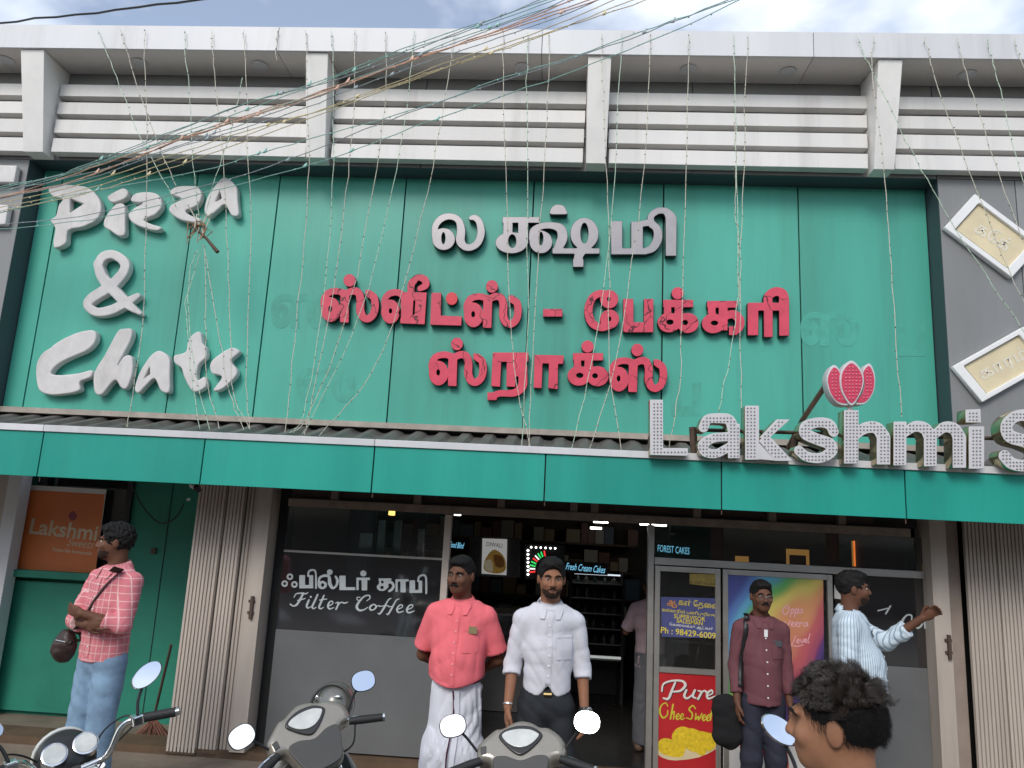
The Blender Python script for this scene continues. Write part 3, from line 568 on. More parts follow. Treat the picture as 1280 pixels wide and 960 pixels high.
# ================================================================ folding shutters
def shutter(leaves, lab, y0):
    t = thing('folding_shutter', lab, 'shutter', ((leaves[0][0]+leaves[-1][1])/2, y0, .03))
    for k, (a, b, dy) in enumerate(leaves):
        n = max(3, round((b-a)/.03)); mb = MB(); y = y0+dy; pr = []
        for i in range(n):
            x = a+(b-a)*i/n; w_ = (b-a)/n
            pr += [(x, y), (x+w_*.62, y), (x+w_*.66, y+.013), (x+w_*.96, y+.013)]
        pr.append((b, y)); 
        for x, yy in pr: mb.v += [(x, yy, .03), (x, yy, 2.4)]
        m = len(pr)
        for i in range(m-1): mb.f.append((2*i, 2*i+2, 2*i+3, 2*i+1))
        mb.box(a, b, y+.016, y+.03, .03, 2.4)
        lf = mb.build('leaf', M_BEIGE, t)
        box('bottom_rail', a, b, y-.004, y+.034, .015, .029, M_RUST, lf)
shutter([(-2.975, -2.735, 0), (-2.722, -2.572, .012), (-2.56, -2.468, .03)], 'beige corrugated folding shutter stacked at the left of the shop entrance', 6.12)
shutter([(3.262, 3.50, 0), (3.508, 3.74, .004), (3.752, 3.93, .012)], 'beige corrugated folding shutter stacked at the right of the shop entrance', 6.12)
# ================================================================ print on the glazing
M_PRINT = mat('pale_window_print', lin('#b9c0c2'), .5, var=.1, scale=12)
A7, O7 = 1280/220, (340, 690)
def flat(name, it, O, A, Y, m, par, cells=150): return px_solid(name, it, O, A, Y, .0016, 0, m, par, cells=cells)
FT = [('E', 130, 180, 24, 24), ('E', 92, 230, 24, 24), ('E', 163, 236, 24, 24), ('-E', 130, 180, 11, 11), ('-E', 92, 230, 11, 11), ('-E', 163, 236, 11, 11),
 ('R', 198, 168, 240, 262), ('R', 198, 240, 300, 264), ('R', 270, 168, 300, 262), ('S', [(262, 175), (268, 142), (295, 130), (318, 150), (320, 262)], 13),
 ('E', 366, 240, 34, 30), ('-E', 368, 240, 12, 14), ('S', [(338, 235), (345, 190), (380, 172), (415, 180), (420, 230), (440, 262), (468, 245), (476, 205), (462, 178)], [14, 16, 18, 20, 26, 18, 16, 20, 14]), ('E', 420, 146, 21, 20),
 ('R', 490, 172, 535, 272), ('R', 490, 256, 606, 277), ('R', 614, 186, 630, 277), ('R', 614, 186, 712, 204), ('R', 652, 190, 692, 279), ('E', 664, 156, 23, 22),
 ('R', 775, 192, 868, 208), ('R', 778, 192, 792, 240), ('R', 812, 196, 846, 262), ('E', 800, 256, 38, 28), ('-E', 800, 258, 14, 12), ('S', [(830, 225), (866, 220), (884, 245), (872, 272), (852, 284)], 18),
 ('R', 898, 198, 914, 290), ('R', 898, 198, 994, 214), ('R', 934, 200, 972, 294), ('R', 1000, 206, 1040, 296), ('R', 1000, 276, 1090, 298), ('R', 1066, 208, 1092, 296), ('S', [(1062, 212), (1070, 180), (1098, 168), (1120, 188), (1122, 300)], 14)]
flat('lettering', FT, O7, A7, 6.2435, M_PRINT, sf, 260)
FC = [('S', [(228, 300), (205, 345), (178, 385), (150, 392), (134, 380)], [14, 16, 14, 9, 12]), ('S', [(160, 330), (176, 304), (215, 300), (245, 304), (262, 294)], [7, 8, 11, 10, 6]), ('S', [(186, 352), (215, 346), (240, 338)], 8),
 ('S', [(268, 350), (252, 392), (262, 408), (284, 396)], [13, 14, 9, 5]), ('E', 282, 326, 8, 8), ('S', [(332, 310), (312, 355), (292, 398), (303, 412), (322, 400)], [12, 14, 14, 9, 5]), ('S', [(378, 316), (358, 362), (342, 400), (354, 413), (376, 402)], [11, 14, 14, 9, 5]), ('S', [(345, 350), (372, 345), (398, 342)], 7),
 ('S', [(405, 395), (440, 378), (440, 360), (420, 362), (406, 392), (418, 414), (450, 404)], [8, 7, 9, 10, 14, 11, 6]), ('S', [(462, 372), (482, 366), (478, 390), (466, 416)], [7, 11, 13, 13]), ('S', [(480, 388), (502, 366), (528, 372), (552, 364)], [8, 9, 11, 6]),
 ('S', [(688, 356), (712, 336), (706, 316), (672, 322), (636, 358), (616, 398), (634, 424), (668, 420), (696, 402)], [6, 8, 10, 10, 14, 18, 15, 10, 6]), ('S', [(640, 330), (618, 330), (622, 350), (648, 352)], 7),
 ('S', [(735, 380), (712, 400), (718, 422), (745, 416), (758, 394), (740, 380)], [8, 14, 12, 10, 13, 8]), ('S', [(756, 398), (780, 388)], 6), ('S', [(866, 338), (846, 348), (815, 405), (786, 448), (770, 446)], [8, 9, 14, 12, 7]), ('S', [(780, 396), (812, 392), (846, 390)], 7), ('S', [(922, 342), (902, 352), (872, 408), (846, 452), (832, 450)], [8, 9, 14, 12, 7]), ('S', [(846, 398), (880, 396)], 7),
 ('S', [(908, 420), (946, 402), (948, 386), (926, 388), (908, 418), (922, 440), (956, 430)], [8, 7, 9, 10, 14, 11, 6]), ('S', [(980, 422), (1018, 404), (1022, 386), (1000, 388), (980, 420), (994, 442), (1036, 428)], [8, 7, 9, 10, 14, 11, 6])]
flat('lettering', FC, O7, A7, 6.2435, M_PRINT, sf, 260)
O8, A8 = (940, 600), 907/340
CN = [('S', [(462, 420), (446, 446)], 5), ('S', [(420, 436), (452, 428)], 4), ('S', [(532, 470), (532, 452), (515, 452), (500, 475), (510, 496), (530, 486)], [4, 5, 5, 8, 6, 4]), ('S', [(555, 466), (544, 480), (552, 494), (566, 484), (564, 468), (554, 466)], 6), ('S', [(574, 470), (578, 494)], 6), ('S', [(578, 478), (590, 466), (594, 478), (592, 496)], 6)]
flat('lettering', CN, O8, A8, 6.2435, M_PRINT, sf, 200)
# ================================================================ posters and notices
def quad_px(name, Q, Y, m, par, th=.003):
    P = [U(x, y, Y) for x, y in Q]; v = [(p[0], Y, p[2]) for p in P]+[(p[0], Y+th, p[2]) for p in P]
    return mk(name, v, [(3, 2, 1, 0), (4, 5, 6, 7), (0, 1, 5, 4), (1, 2, 6, 5), (2, 3, 7, 6), (3, 0, 4, 7)], m, par)
M_WP = mat('white_print', (.72, .70, .66), .5, var=.04); M_YP = mat('yellow_print', (.72, .58, .06), .5, var=.05)
# orange window poster
op = thing('window_poster', 'orange shop poster with white lettering in the left side window', 'poster', tuple(U(70, 722, 6.93)))
quad_px('sheet', [(33, 606), (133, 612), (118, 722), (14, 716)], 6.8850, M_WP, op)
quad_px('print_field', [(32, 612), (131, 618), (119, 718), (15, 712)], 6.8835, mat('orange_print', lin('#d8763f'), .45, var=.14, scale=2.), op, .001)
O9, A9 = (0, 570), 1280/260
def tpx(s, cx, cy, wpx, hpx, Y, m, par, rot=-3., **k):
    p = U(cx, cy, Y); sc_ = Y/FL*1.02; return text_on('lettering', s, (p[0], p[2]), wpx*sc_, hpx*sc_, Y, m, par, rot=rot, **k)
M_FP = mat('faded_cream_print', lin('#d9c4a6'), .5)
tpx('Lakshmi', 80, 662, 88, 19, 6.8820, M_FP, op, bold=.02); tpx('Sweets', 101, 679, 35, 10, 6.8820, M_FP, op, shear=.4); tpx('Tastes like homemade', 90, 689, 52, 4.5, 6.8820, M_FP, op, bold=.015)
flat('lotus_print', [('C', [(448, 340), (468, 355), (470, 378), (448, 398), (425, 380), (424, 356)])], O9, A9, 6.8820, mat('plum_print', lin('#8e3a4a'), .5), op, 40)
# job notice behind the door glass
jn = thing('job_notice', 'blue notice with yellow Tamil text behind the glass of the narrow door', 'notice', tuple(U(858, 802, 6.214)))
quad_px('sheet', [(826, 746), (899, 748), (899, 798), (827, 796)], 6.198, mat('blue_print', lin('#4a4f80'), .5, var=.15, scale=6), jn, .002)
M_OR = mat('orange_text', (.75, .3, .04), .5)
for s, cx, cy, wpx, hpx, mm in (('ஆ', 840, 755, 12, 8, M_OR), ('கள் ேதைவ', 873, 756, 46, 10, M_YP), ('கல்லாரில் பணிபுரியும்', 862, 766, 64, 5, M_YP), ('SUPERVISOR', 862, 772, 36, 5, M_YP), ('SALESMAN', 862, 777.5, 30, 4.5, M_YP), ('ேவைலக்கு ஆட்கள்', 864, 783.5, 50, 4.5, M_WP), ('Ph : 98429-60090', 863, 791.5, 68, 7, M_YP)):
    tpx(s, cx, cy, wpx, hpx, 6.1965, mm, jn, rot=-3, bold=.012)
dn = thing('door_header_notice', 'small yellow and grey printed strip at the top of the narrow door glass', 'notice', tuple(U(858, 735, 6.214)))
quad_px('sheet', [(862, 717), (897, 718), (897, 734), (862, 730)], 6.198, mat('olive_print', lin('#8a7a3a'), .5, var=.3, scale=20), dn, .002)
tpx('உள்ளே வரவும்', 880, 729, 32, 5, 6.1965, mat('plum_text', lin('#5a2530'), .5), dn)
# red sweets poster
rp = thing('sweets_poster', 'red poster reading Pure Ghee Sweets on the lower half of the narrow door', 'poster', tuple(U(858, 958, 6.214)))
quad_px('sheet', [(820, 838), (899, 839), (899, 985), (820, 985)], 6.198, mat('red_print', lin('#b8262c'), .4, var=.12, scale=3), rp, .002)
OA, AA_ = (740, 640), 3.0
PU = [('S', [(312, 640), (300, 668), (286, 700), (268, 698)], [7, 9, 9, 6]), ('S', [(262, 672), (268, 645), (300, 633), (338, 634), (350, 650), (332, 670), (304, 674)], [6, 7, 7, 8, 10, 8, 6]), ('S', [(354, 668), (346, 690), (358, 699), (378, 684)], [8, 9, 7, 5]), ('S', [(386, 668), (378, 690), (390, 699)], [8, 9, 5]), ('S', [(398, 670), (410, 676), (398, 701)], [5, 8, 9]), ('S', [(406, 684), (420, 670), (430, 676)], [5, 6, 8]), ('S', [(432, 690), (452, 680), (448, 668), (432, 682), (436, 700), (464, 690)], [5, 5, 6, 9, 7, 4])]
def sh(it, dx, dy): return [(a[0], [(x+dx, y+dy) for x, y in a[1]])+tuple(a[2:]) if a[0] in 'SPC' else (a[0], a[1]+dx, a[2]+dy)+tuple(a[3:]) for a in it]
flat('lettering_shadow', sh(PU, 3, 3), OA, AA_, 6.1972, mat('dark_print', (.03, .02, .03), .5), rp, 160); flat('lettering', PU, OA, AA_, 6.196, M_WP, rp, 160)
def scr_e(x, y): return ('S', [(x, y+3), (x+11, y-4), (x+8, y-12), (x, y-2), (x+4, y+10), (x+16, y+4)], [4, 3, 4, 6, 5, 3])
GS = [('S', [(284, 728), (276, 716), (260, 726), (254, 750), (266, 772), (282, 762), (284, 744)], [4, 4, 5, 7, 6, 5, 4]), ('S', [(304, 722), (294, 776)], 6), ('S', [(296, 762), (308, 748), (306, 776)], 5), scr_e(316, 768), scr_e(332, 768),
 ('S', [(388, 738), (378, 726), (364, 740), (376, 756), (372, 776), (354, 772)], [4, 5, 6, 6, 5, 4]), ('S', [(390, 756), (388, 778), (398, 766), (400, 780), (412, 756)], 5), scr_e(414, 772), scr_e(430, 773), ('S', [(450, 744), (444, 780)], 5), ('S', [(440, 758), (456, 757)], 3), ('S', [(466, 758), (456, 762), (464, 772), (454, 782)], 5)]
flat('lettering', GS, OA, AA_, 6.196, mat('lime_print', lin('#c9c23a'), .5), rp, 160)
flat('plate_print', [('C', [(244, 890), (290, 858), (380, 850), (462, 868), (462, 890), (400, 920), (310, 932), (258, 918)])], OA, AA_, 6.1972, mat('plate_ink', lin('#d9c7a0'), .5), rp, 60)
M_SWE = mat('sweet_ink', lin('#e0c02a'), .5, var=.25, scale=40)
for i, q in enumerate(([(246, 872), (272, 848), (340, 868), (350, 892), (330, 920), (262, 906)], [(318, 812), (356, 808), (400, 850), (392, 900), (352, 886), (300, 850)], [(352, 818), (396, 818), (436, 862), (420, 912), (388, 896)], [(396, 824), (430, 826), (466, 838), (470, 868), (438, 898), (418, 866)])):
    flat('sweet_print', [('C', q)], OA, AA_, 6.1966-.0005*i, M_SWE, rp, 60)
# rainbow poster
rb = thing('rainbow_poster', 'tall rainbow coloured poster with script words on the wider door', 'poster', tuple(U(968, 980, 6.214)))
mr_ = bpy.data.materials.new('rainbow_print'); mr_.use_nodes = True; t_ = mr_.node_tree; b_ = t_.nodes['Principled BSDF']; b_.inputs['Roughness'].default_value = .35
tcx = N(t_, 'ShaderNodeTexCoord'); mpx = N(t_, 'ShaderNodeMapping'); nzx = N(t_, 'ShaderNodeTexNoise'); nzx.inputs['Scale'].default_value = 1.6; nzx.inputs['Detail'].default_value = 1
vm = N(t_, 'ShaderNodeSeparateXYZ'); ma = N(t_, 'ShaderNodeMath', operation='MULTIPLY_ADD'); mb_ = N(t_, 'ShaderNodeMath', operation='MULTIPLY_ADD'); mc_ = N(t_, 'ShaderNodeMath', operation='MULTIPLY_ADD'); rr = N(t_, 'ShaderNodeValToRGB')
rr.color_ramp.interpolation = 'EASE'
cols = [(0, '#2a3f9a'), (.13, '#2a6fc0'), (.26, '#2fa5d0'), (.38, '#4fb04a'), (.5, '#e0c832'), (.6, '#df8a35'), (.7, '#c8343f'), (.82, '#b02a5a'), (.93, '#5a2f86'), (1, '#3a2a70')]
for k, (p, c) in enumerate(cols):
    e = rr.color_ramp.elements[k] if k < 2 else rr.color_ramp.elements.new(p); e.position = p; e.color = (*lin(c), 1)
t_.links.new(tcx.outputs['Generated'], mpx.inputs[0]); t_.links.new(mpx.outputs[0], nzx.inputs['Vector']); t_.links.new(mpx.outputs[0], vm.inputs[0])
ma.inputs[1].default_value = .78; ma.inputs[2].default_value = -.02; t_.links.new(vm.outputs['X'], ma.inputs[0])
mb_.inputs[1].default_value = -.55; t_.links.new(vm.outputs['Z'], mb_.inputs[0]); mb_.inputs[2].default_value = .52
ad = N(t_, 'ShaderNodeMath', operation='ADD'); t_.links.new(ma.outputs[0], ad.inputs[0]); t_.links.new(mb_.outputs[0], ad.inputs[1])
mc_.inputs[1].default_value = .8; t_.links.new(nzx.outputs['Fac'], mc_.inputs[0]); mc_.inputs[2].default_value = -.42
ad2 = N(t_, 'ShaderNodeMath', operation='ADD'); t_.links.new(ad.outputs[0], ad2.inputs[0]); t_.links.new(mc_.outputs[0], ad2.inputs[1])
t_.links.new(ad2.outputs[0], rr.inputs[0]); hsx = N(t_, 'ShaderNodeHueSaturation'); hsx.inputs['Saturation'].default_value = .82; hsx.inputs['Value'].default_value = .85; t_.links.new(rr.outputs[0], hsx.inputs['Color']); t_.links.new(hsx.outputs[0], b_.inputs['Base Color'])
quad_px('sheet', [(906, 718), (1029, 722), (1031, 915), (904, 915)], 6.198, mr_, rb, .002)
quad_px('print_field', [(904, 916), (1031, 916), (1032, 1000), (904, 1000)], 6.198, M_WP, rb, .002)
flat('print_shape', [('C', [(925, 925), (940, 905), (955, 935), (948, 960), (930, 950)])], (0, 0), 1, 6.1965, mat('crimson_ink', lin('#b32a40'), .5), rb, 40)
flat('print_shape', [('C', [(965, 960), (975, 905), (986, 960)])], (0, 0), 1, 6.1965, mat('orange_ink', lin('#c8553a'), .5), rb, 40)
M_PK = mat('pink_script', lin('#e0a8b0'), .5)
VL = [('S', [(440, 515), (428, 508), (420, 530), (432, 548), (450, 530), (452, 505), (438, 498)], 6), ('S', [(468, 516), (460, 560)], 5), ('S', [(464, 524), (478, 516), (476, 538), (462, 540)], 5), ('S', [(490, 518), (482, 562)], 5), ('S', [(486, 524), (500, 516), (498, 540), (484, 540)], 5), ('S', [(518, 520), (506, 522), (504, 538), (520, 534), (524, 518), (524, 540)], 5),
 ('S', [(430, 586), (444, 610), (460, 580)], 6), ('S', [(466, 602), (480, 594), (472, 586), (466, 606), (484, 610)], 5), ('S', [(488, 602), (502, 594), (494, 586), (488, 606), (506, 610)], 5), ('S', [(512, 588), (510, 612)], 5), ('S', [(512, 596), (526, 588)], 4), ('S', [(546, 590), (532, 596), (534, 610), (548, 604), (552, 590), (554, 610)], 5),
 ('S', [(490, 660), (478, 690), (468, 710), (500, 716), (530, 708)], 5), ('S', [(496, 692), (508, 686), (502, 678), (494, 694), (508, 700)], 5), ('S', [(514, 680), (522, 698), (532, 678)], 5), ('S', [(536, 692), (548, 684), (542, 676), (534, 692), (548, 698)], 5), ('S', [(566, 650), (554, 690), (562, 698)], 5)]
flat('lettering', VL, (880, 640), 1280/300, 6.196, M_PK, rb, 240)
# small white notice
wn = quad_px('paper_notice', [(1043, 731), (1058, 733), (1058, 750), (1043, 748)], 6.24, M_WP, None); tag(wn, 'small white paper notice taped to the glass behind the man in the striped shirt', 'notice')
# ================================================================ inside the shop
def emis(name, col, s): return mat(name, col, .5, var=0, emit=s, rvar=0)
E_W = emis('lit_tube', (1, .98, .92), 5.5); E_C = emis('cyan_lit_text', (.25, .7, 1), .7); E_Y = emis('yellow_lamp', (1, .55, .12), 3); E_O = emis('orange_lit_frame', (.9, .45, .12), .22)
for i, (x0, x1, y, lab) in enumerate(((742, 760, 652, 'far'), (738, 752, 660, 'near'), (800, 811, 655, 'edge'), (815, 833, 656, 'door'), (838, 850, 657, 'second'), (855, 867, 658, 'third'), (568, 576, 643, 'left'), (945, 957, 662, 'right'))):
    a, b = UZ(x0, y, 2.2), UZ(x1, y, 2.2)
    k = 9.0/a[1]; a, b = U(x0, y, 9.0), U(x1, y, 9.0)
    t = thing('ceiling_light', 'lit white ceiling tube light, %s' % ('upper of the pair left of the doors', 'lower of the pair left of the doors', 'just left of the door mullion', 'first right of the door mullion', 'second right of the door mullion', 'third right of the door mullion', 'leftmost, above the man in coral', 'rightmost, above the rainbow poster')[i], 'light', (a[0], 9, a[2]), group='tube lights inside the shop')
    box('tube', a[0], b[0], 8.98, 9.02, a[2]-.012, a[2]+.014, E_W, t); box('housing', a[0]-.02, b[0]+.02, 8.97, 9.03, a[2]+.015, a[2]+.04, M_DARKI, t)
    MB().tube([((a[0]+b[0])/2, 9, a[2]+.04), ((a[0]+b[0])/2, 9, 2.5)], .006, 5).build('hanger', M_DARKI, t)
def tl(name, s, cx, cy, wpx, hpx, Y, m, lab, **k):
    p = U(cx, cy, Y); t = thing(name, lab, 'sign', (p[0], Y, p[2]-.1))
    sc_ = Y/FL; box('backing', p[0]-wpx*sc_*.56, p[0]+wpx*sc_*.56, Y+.004, Y+.03, p[2]-hpx*sc_*.9, p[2]+hpx*sc_*.9, mat('sign_black', (.012, .012, .014), .3), t)
    text_on('lettering', s, (p[0], p[2]), wpx*sc_, hpx*sc_, Y, m, t, rot=-2.5, **k)
tl('neon_sign', 'Fresh Cream Cakes', 732, 710, 48, 8, 8.4, E_C, 'cyan script lettering Fresh Cream Cakes above the cake display', shear=.4)
tl('neon_sign', 'FOREST CAKES', 842, 687, 38, 8, 7.9, E_C, 'pale blue lettering Forest Cakes above the narrow door')
tl('neon_sign', 'And Food Blind', 567, 681, 26, 7, 8.4, E_C, 'cyan script lettering left of the food poster', shear=.4)
# food poster on a grey board
fp = thing('food_poster', 'white poster of heaped snacks on a grey board inside the shop', 'poster', tuple(U(618, 725, 7.6)))
quad_px('board', [(586, 670), (650, 673), (650, 722), (586, 720)], 7.62, mat('grey_board', (.06, .06, .062), .5), fp, .02)
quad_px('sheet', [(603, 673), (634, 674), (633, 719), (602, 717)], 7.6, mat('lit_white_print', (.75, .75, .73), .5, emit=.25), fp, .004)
tpx('DIWALI', 618, 681, 19, 5, 7.598, M_BLACK, fp)
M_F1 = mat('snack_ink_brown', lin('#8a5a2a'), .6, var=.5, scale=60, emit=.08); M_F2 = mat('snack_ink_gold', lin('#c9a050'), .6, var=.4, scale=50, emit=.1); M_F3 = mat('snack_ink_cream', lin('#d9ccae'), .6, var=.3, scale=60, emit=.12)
for q, mm in (([(606, 700), (617, 687), (630, 696), (632, 712), (622, 717), (606, 713)], M_F2), ([(617, 694), (628, 696), (630, 708), (620, 708)], M_F1), ([(606, 702), (614, 700), (616, 714), (607, 712)], M_F3)):
    flat('snack_print', [('C', q)], (0, 0), 1, 7.598-.0006*[M_F2, M_F1, M_F3].index(mm), mm, fp, 40)
# coloured arc sign
ar = thing('arc_light_sign', 'arc of red and green lights on a dark panel inside the shop', 'sign', tuple(U(680, 725, 8.3)))
quad_px('panel', [(656, 680), (706, 682), (706, 726), (656, 724)], 8.32, mat('sign_black', (.012, .012, .014), .3), ar, .03)
for i in range(9):
    a = math.radians(100+i*11); c = ('#e03030', '#30c060', '#30c060', '#e0e0e0')[i % 4]; x, y = 684+22*math.cos(a), 712-24*math.sin(a)
    MB().tube([U(x, y, 8.3), U(684+15*math.cos(a), 712-17*math.sin(a), 8.3)], .008, 5).build('light_bar', emis('arc_'+c[1:], lin(c), 1.2), ar)
for i in range(7): p = U(660, 688+i*5, 8.3); MB().sphere(p, .012, 6, 4).build('bulb', E_W, ar)
for i in range(6): p = U(664+i*6, 684+.3*i, 8.3); MB().sphere(p, .010, 6, 4).build('bulb', E_W, ar)
# cake display fridge
a, b = U(716, 714, 8.5), U(776, 822, 8.5)
df = thing('display_fridge', 'dark glass fronted cake display with shelves of bottles behind the man in white', 'display', ((a[0]+b[0])/2, 8.7, .065))
MB().box(a[0], b[0], 8.98, 9.0, .07, a[2]).box(a[0]-.03, a[0]-.002, 8.5, 9.0, .07, a[2]).box(b[0]+.002, b[0]+.03, 8.5, 9.0, .07, a[2]).build('cabinet', M_DARKI, df)
for k in range(6):
    z = a[2]-.13-.16*k; box('shelf', a[0]+.002, b[0]-.002, 8.52, 8.97, z, z+.012, mat('steel_shelf', (.3, .3, .3), .3, metal=.6), df)
    if k < 5:
        for j in range(5):
            x = a[0]+.07+.1*j+random.uniform(-.015, .015); r = random.uniform(.018, .03); h = random.uniform(.06, .1)
            MB().lathe([(r, 0), (r, h*.6), (r*.4, h*.8), (r*.4, h)], (x, 8.62, z+.0125), n=8).build('bottle', mat('bottle_%d' % (j % 3), [(.12, .13, .12), (.2, .18, .14), (.05, .08, .05)][j % 3], .2), df, smooth=True)
box('lamp', a[0]+.02, b[0]-.02, 8.54, 8.56, a[2]-.03, a[2]-.015, emis('fridge_lamp', (.8, .9, 1), .8), df); box('base_light', a[0], b[0], 8.49, 8.51, b[2]-.02, b[2]+.005, emis('base_lamp', (.9, .95, .9), .3), df)
# shelves of goods along the back wall and a sweet counter
bs_ = thing('back_shelf', 'tall dark shelving full of boxes and jars along the back wall', 'shelf', (-.1, 10.0, .065))
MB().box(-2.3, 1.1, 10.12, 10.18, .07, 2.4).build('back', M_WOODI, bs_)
RG = random.Random(5); GC = [mat('carton_%d' % i, c, .5) for i, c in enumerate([(.25, .2, .12), (.12, .05, .04), (.06, .09, .12), (.3, .28, .24), (.16, .12, .05)])]
for k in range(6):
    z = .35+.34*k; box('shelf', -2.3, 1.1, 9.75, 10.11, z, z+.025, M_WOODI, bs_); x = -2.25
    while x < 1.0:
        w_ = RG.uniform(.08, .2); h_ = RG.uniform(.1, .26)
        if RG.random() < .8: box('carton', x, x+w_*.92, 9.8, 9.95, z+.0255, z+.0255+h_, RG.choice(GC), bs_)
        x += w_
sc_ = thing('sweet_counter', 'low glass fronted sweet counter with trays in the middle of the shop', 'counter', (-.35, 8.0, .065))
box('body', -.82, .05, 7.9, 8.5, .07, .55, mat('counter_grey', (.16, .15, .14), .35), sc_); box('top', -.84, .07, 7.88, 8.52, 1.0, 1.02, mat('counter_top', (.25, .22, .2), .25), sc_); box('glass_front', -.82, .05, 7.9, 7.906, .555, .998, G_CLEAR, sc_)
for i in range(4): box('tray', -.8+.21*i, -.62+.21*i, 7.95, 8.3, .56, .6, mat('tray_%d' % (i % 2), [(.4, .25, .06), (.35, .12, .05)][i % 2], .5), sc_)
# wall frames, lamp and shelving behind the left pane
pl = U(491, 640, 7.6); t = thing('pendant_lamp', 'small yellow lit lamp behind the upper left pane', 'lamp', (pl[0], 7.6, pl[2]-.05))
MB().lathe([(.02, .05), (.045, .02), (.06, -.03), (.01, -.035)], pl, n=12).build('shade', E_Y, t, smooth=True); MB().tube([pl, (pl[0], 7.6, 2.5)], .004, 4).build('cord', M_BLACK, t)
M_MIRP = mat('mirror_strip', (.5, .52, .52), .12, metal=.8, var=.3, scale=25)
for i, (x, y0, y1, ww) in enumerate(((478, 650, 697, 9), (498, 650, 692, 9), (527, 661, 697, 8), (458, 666, 688, 16))):
    p0, p1 = U(x, y0, 7.2), U(x, y1, 7.2); o = MB().box(p0[0]-ww*.004, p0[0]+ww*.004, 7.2, 7.23, p1[2], p0[2]).build('mirror_strip', M_MIRP, None, bevel=.004)
    tag(o, ('tall narrow mirror strip, leftmost behind the upper left pane', 'narrow mirror strip in the middle behind the upper left pane', 'narrow mirror strip nearest the pale mullion behind the left pane', 'low wide mirror piece left of the narrow strips behind the pane')[i], 'mirror')
    MB().box(p0[0]-ww*.005, p0[0]+ww*.005, 7.232, 7.25, 1.0, 2.5).build('panel', M_DARKI, o, world=False)
# counter and shelves at the right
ct = thing('shop_counter', 'dark brown counter with glass top at the right inside the shop', 'counter', (1.9, 7.6, .065))
box('body', 1.2, 3.1, 7.4, 7.9, .07, .9, M_WOODI, ct); box('top', 1.18, 3.12, 7.38, 7.92, .902, .93, mat('counter_top', (.25, .22, .2), .25), ct)
sr = thing('wall_shelf', 'dark shelving with orange lit frames behind the upper right pane', 'shelf', (2.2, 8.2, .065))
box('back', 1.3, 3.1, 8.3, 8.34, .07, 2.45, M_WOODI, sr)
for x0, x1, y0, y1 in ((984, 1012, 686, 712), (920, 936, 695, 710), (1066, 1070, 676, 708)):
    p, q = U(x0, y0, 8.1), U(x1, y1, 8.1); w_ = .02
    MB().box(p[0], p[0]+w_, 8.1, 8.14, q[2], p[2]).box(q[0]-w_, q[0], 8.1, 8.14, q[2], p[2]).box(p[0]+w_, q[0]-w_ if q[0]-w_ > p[0]+w_ else p[0]+w_+.001, 8.1, 8.14, p[2]-.06, p[2]).build('lit_frame', E_O, sr)
p, q = U(1088, 690, 8.0), U(1102, 715, 8.0); box('white_box', p[0], q[0], 8.0, 8.1, q[2], p[2], mat('grey_carton', (.2, .2, .21), .5), sr)
for z in (1.55, 1.9, 2.2): box('board', 1.3, 3.1, 8.0, 8.29, z, z+.02, M_WOODI, sr)
lc = thing('coffee_counter', 'grey and brown coffee counter behind the left lower panel', 'counter', (-1.6, 7.0, .065))
box('body', -2.4, -1.0, 6.9, 7.5, .07, .9, M_WOODI, lc); box('top', -2.42, -.98, 6.88, 7.52, .902, .93, mat('counter_top', (.25, .22, .2), .25), lc)
# ================================================================ small fittings
cc = thing('security_camera', 'white bullet security camera hanging under the teal fascia', 'camera', tuple(U(243, 604, 5.6)))
p = U(240, 606, 5.6); q = U(247, 611, 5.52)
MB().tube([p, p+(q-p)*.8], .022, 12).build('housing', M_WHITE, cc); MB().tube([p+(q-p)*.78, q+(q-p)*.15], .025, 12).build('lens', M_BLACK, cc); MB().tube([p+np.array([0, 0, .0]), p+np.array([0, .02, .09])], .012, 8).build('bracket', M_WHITE, cc)
cp_ = [(163, 602), (170, 618), (182, 638), (195, 651), (205, 654), (218, 648), (226, 638), (230, 628)]
o = MB().tube([U(x, y, 6.6) for x, y in crom(cp_, 4)], .006, 6).build('loose_cable', M_BLACK); tag(o, 'black cable sagging across the painted wall beside the orange poster', 'cable')
p = U(234, 625, 6.6); o = MB().tube([p, p+np.array([.025, 0, .01])], .012, 8).build('cable_plug', M_WHITE); tag(o, 'small white plug at the end of the sagging black cable', 'plug')
p = U(192, 689, 6.92); o = MB().box(p[0]-.025, p[0]+.025, 6.91, 6.929, p[2]-.025, p[2]+.03).build('switch_plate', M_RUST, bevel=.004); tag(o, 'small dark switch plate on the painted wall behind the man with the bag', 'switch')
br = thing('broom', 'long handled broom with a worn brown head leaning on the shutter', 'broom', tuple(UZ(193, 915, .02)))
a, b = U(192, 898, 6.5), U(214, 806, 6.3)
MB().tube([a, b], .012, 8).build('handle', M_RUST, br)
mb = MB()
for i in range(60):
    u_ = random.random(); e = a+np.array([random.uniform(-.16, .2), random.uniform(-.05, .05), -.13-random.uniform(0, .05)]); mb.tube([a+np.array([random.uniform(-.02, .02), 0, 0]), e], [.006, .004], 4)
mb.build('bristles', mat('brown_bristle', lin('#7a5245'), .8, var=.3, scale=30), br)
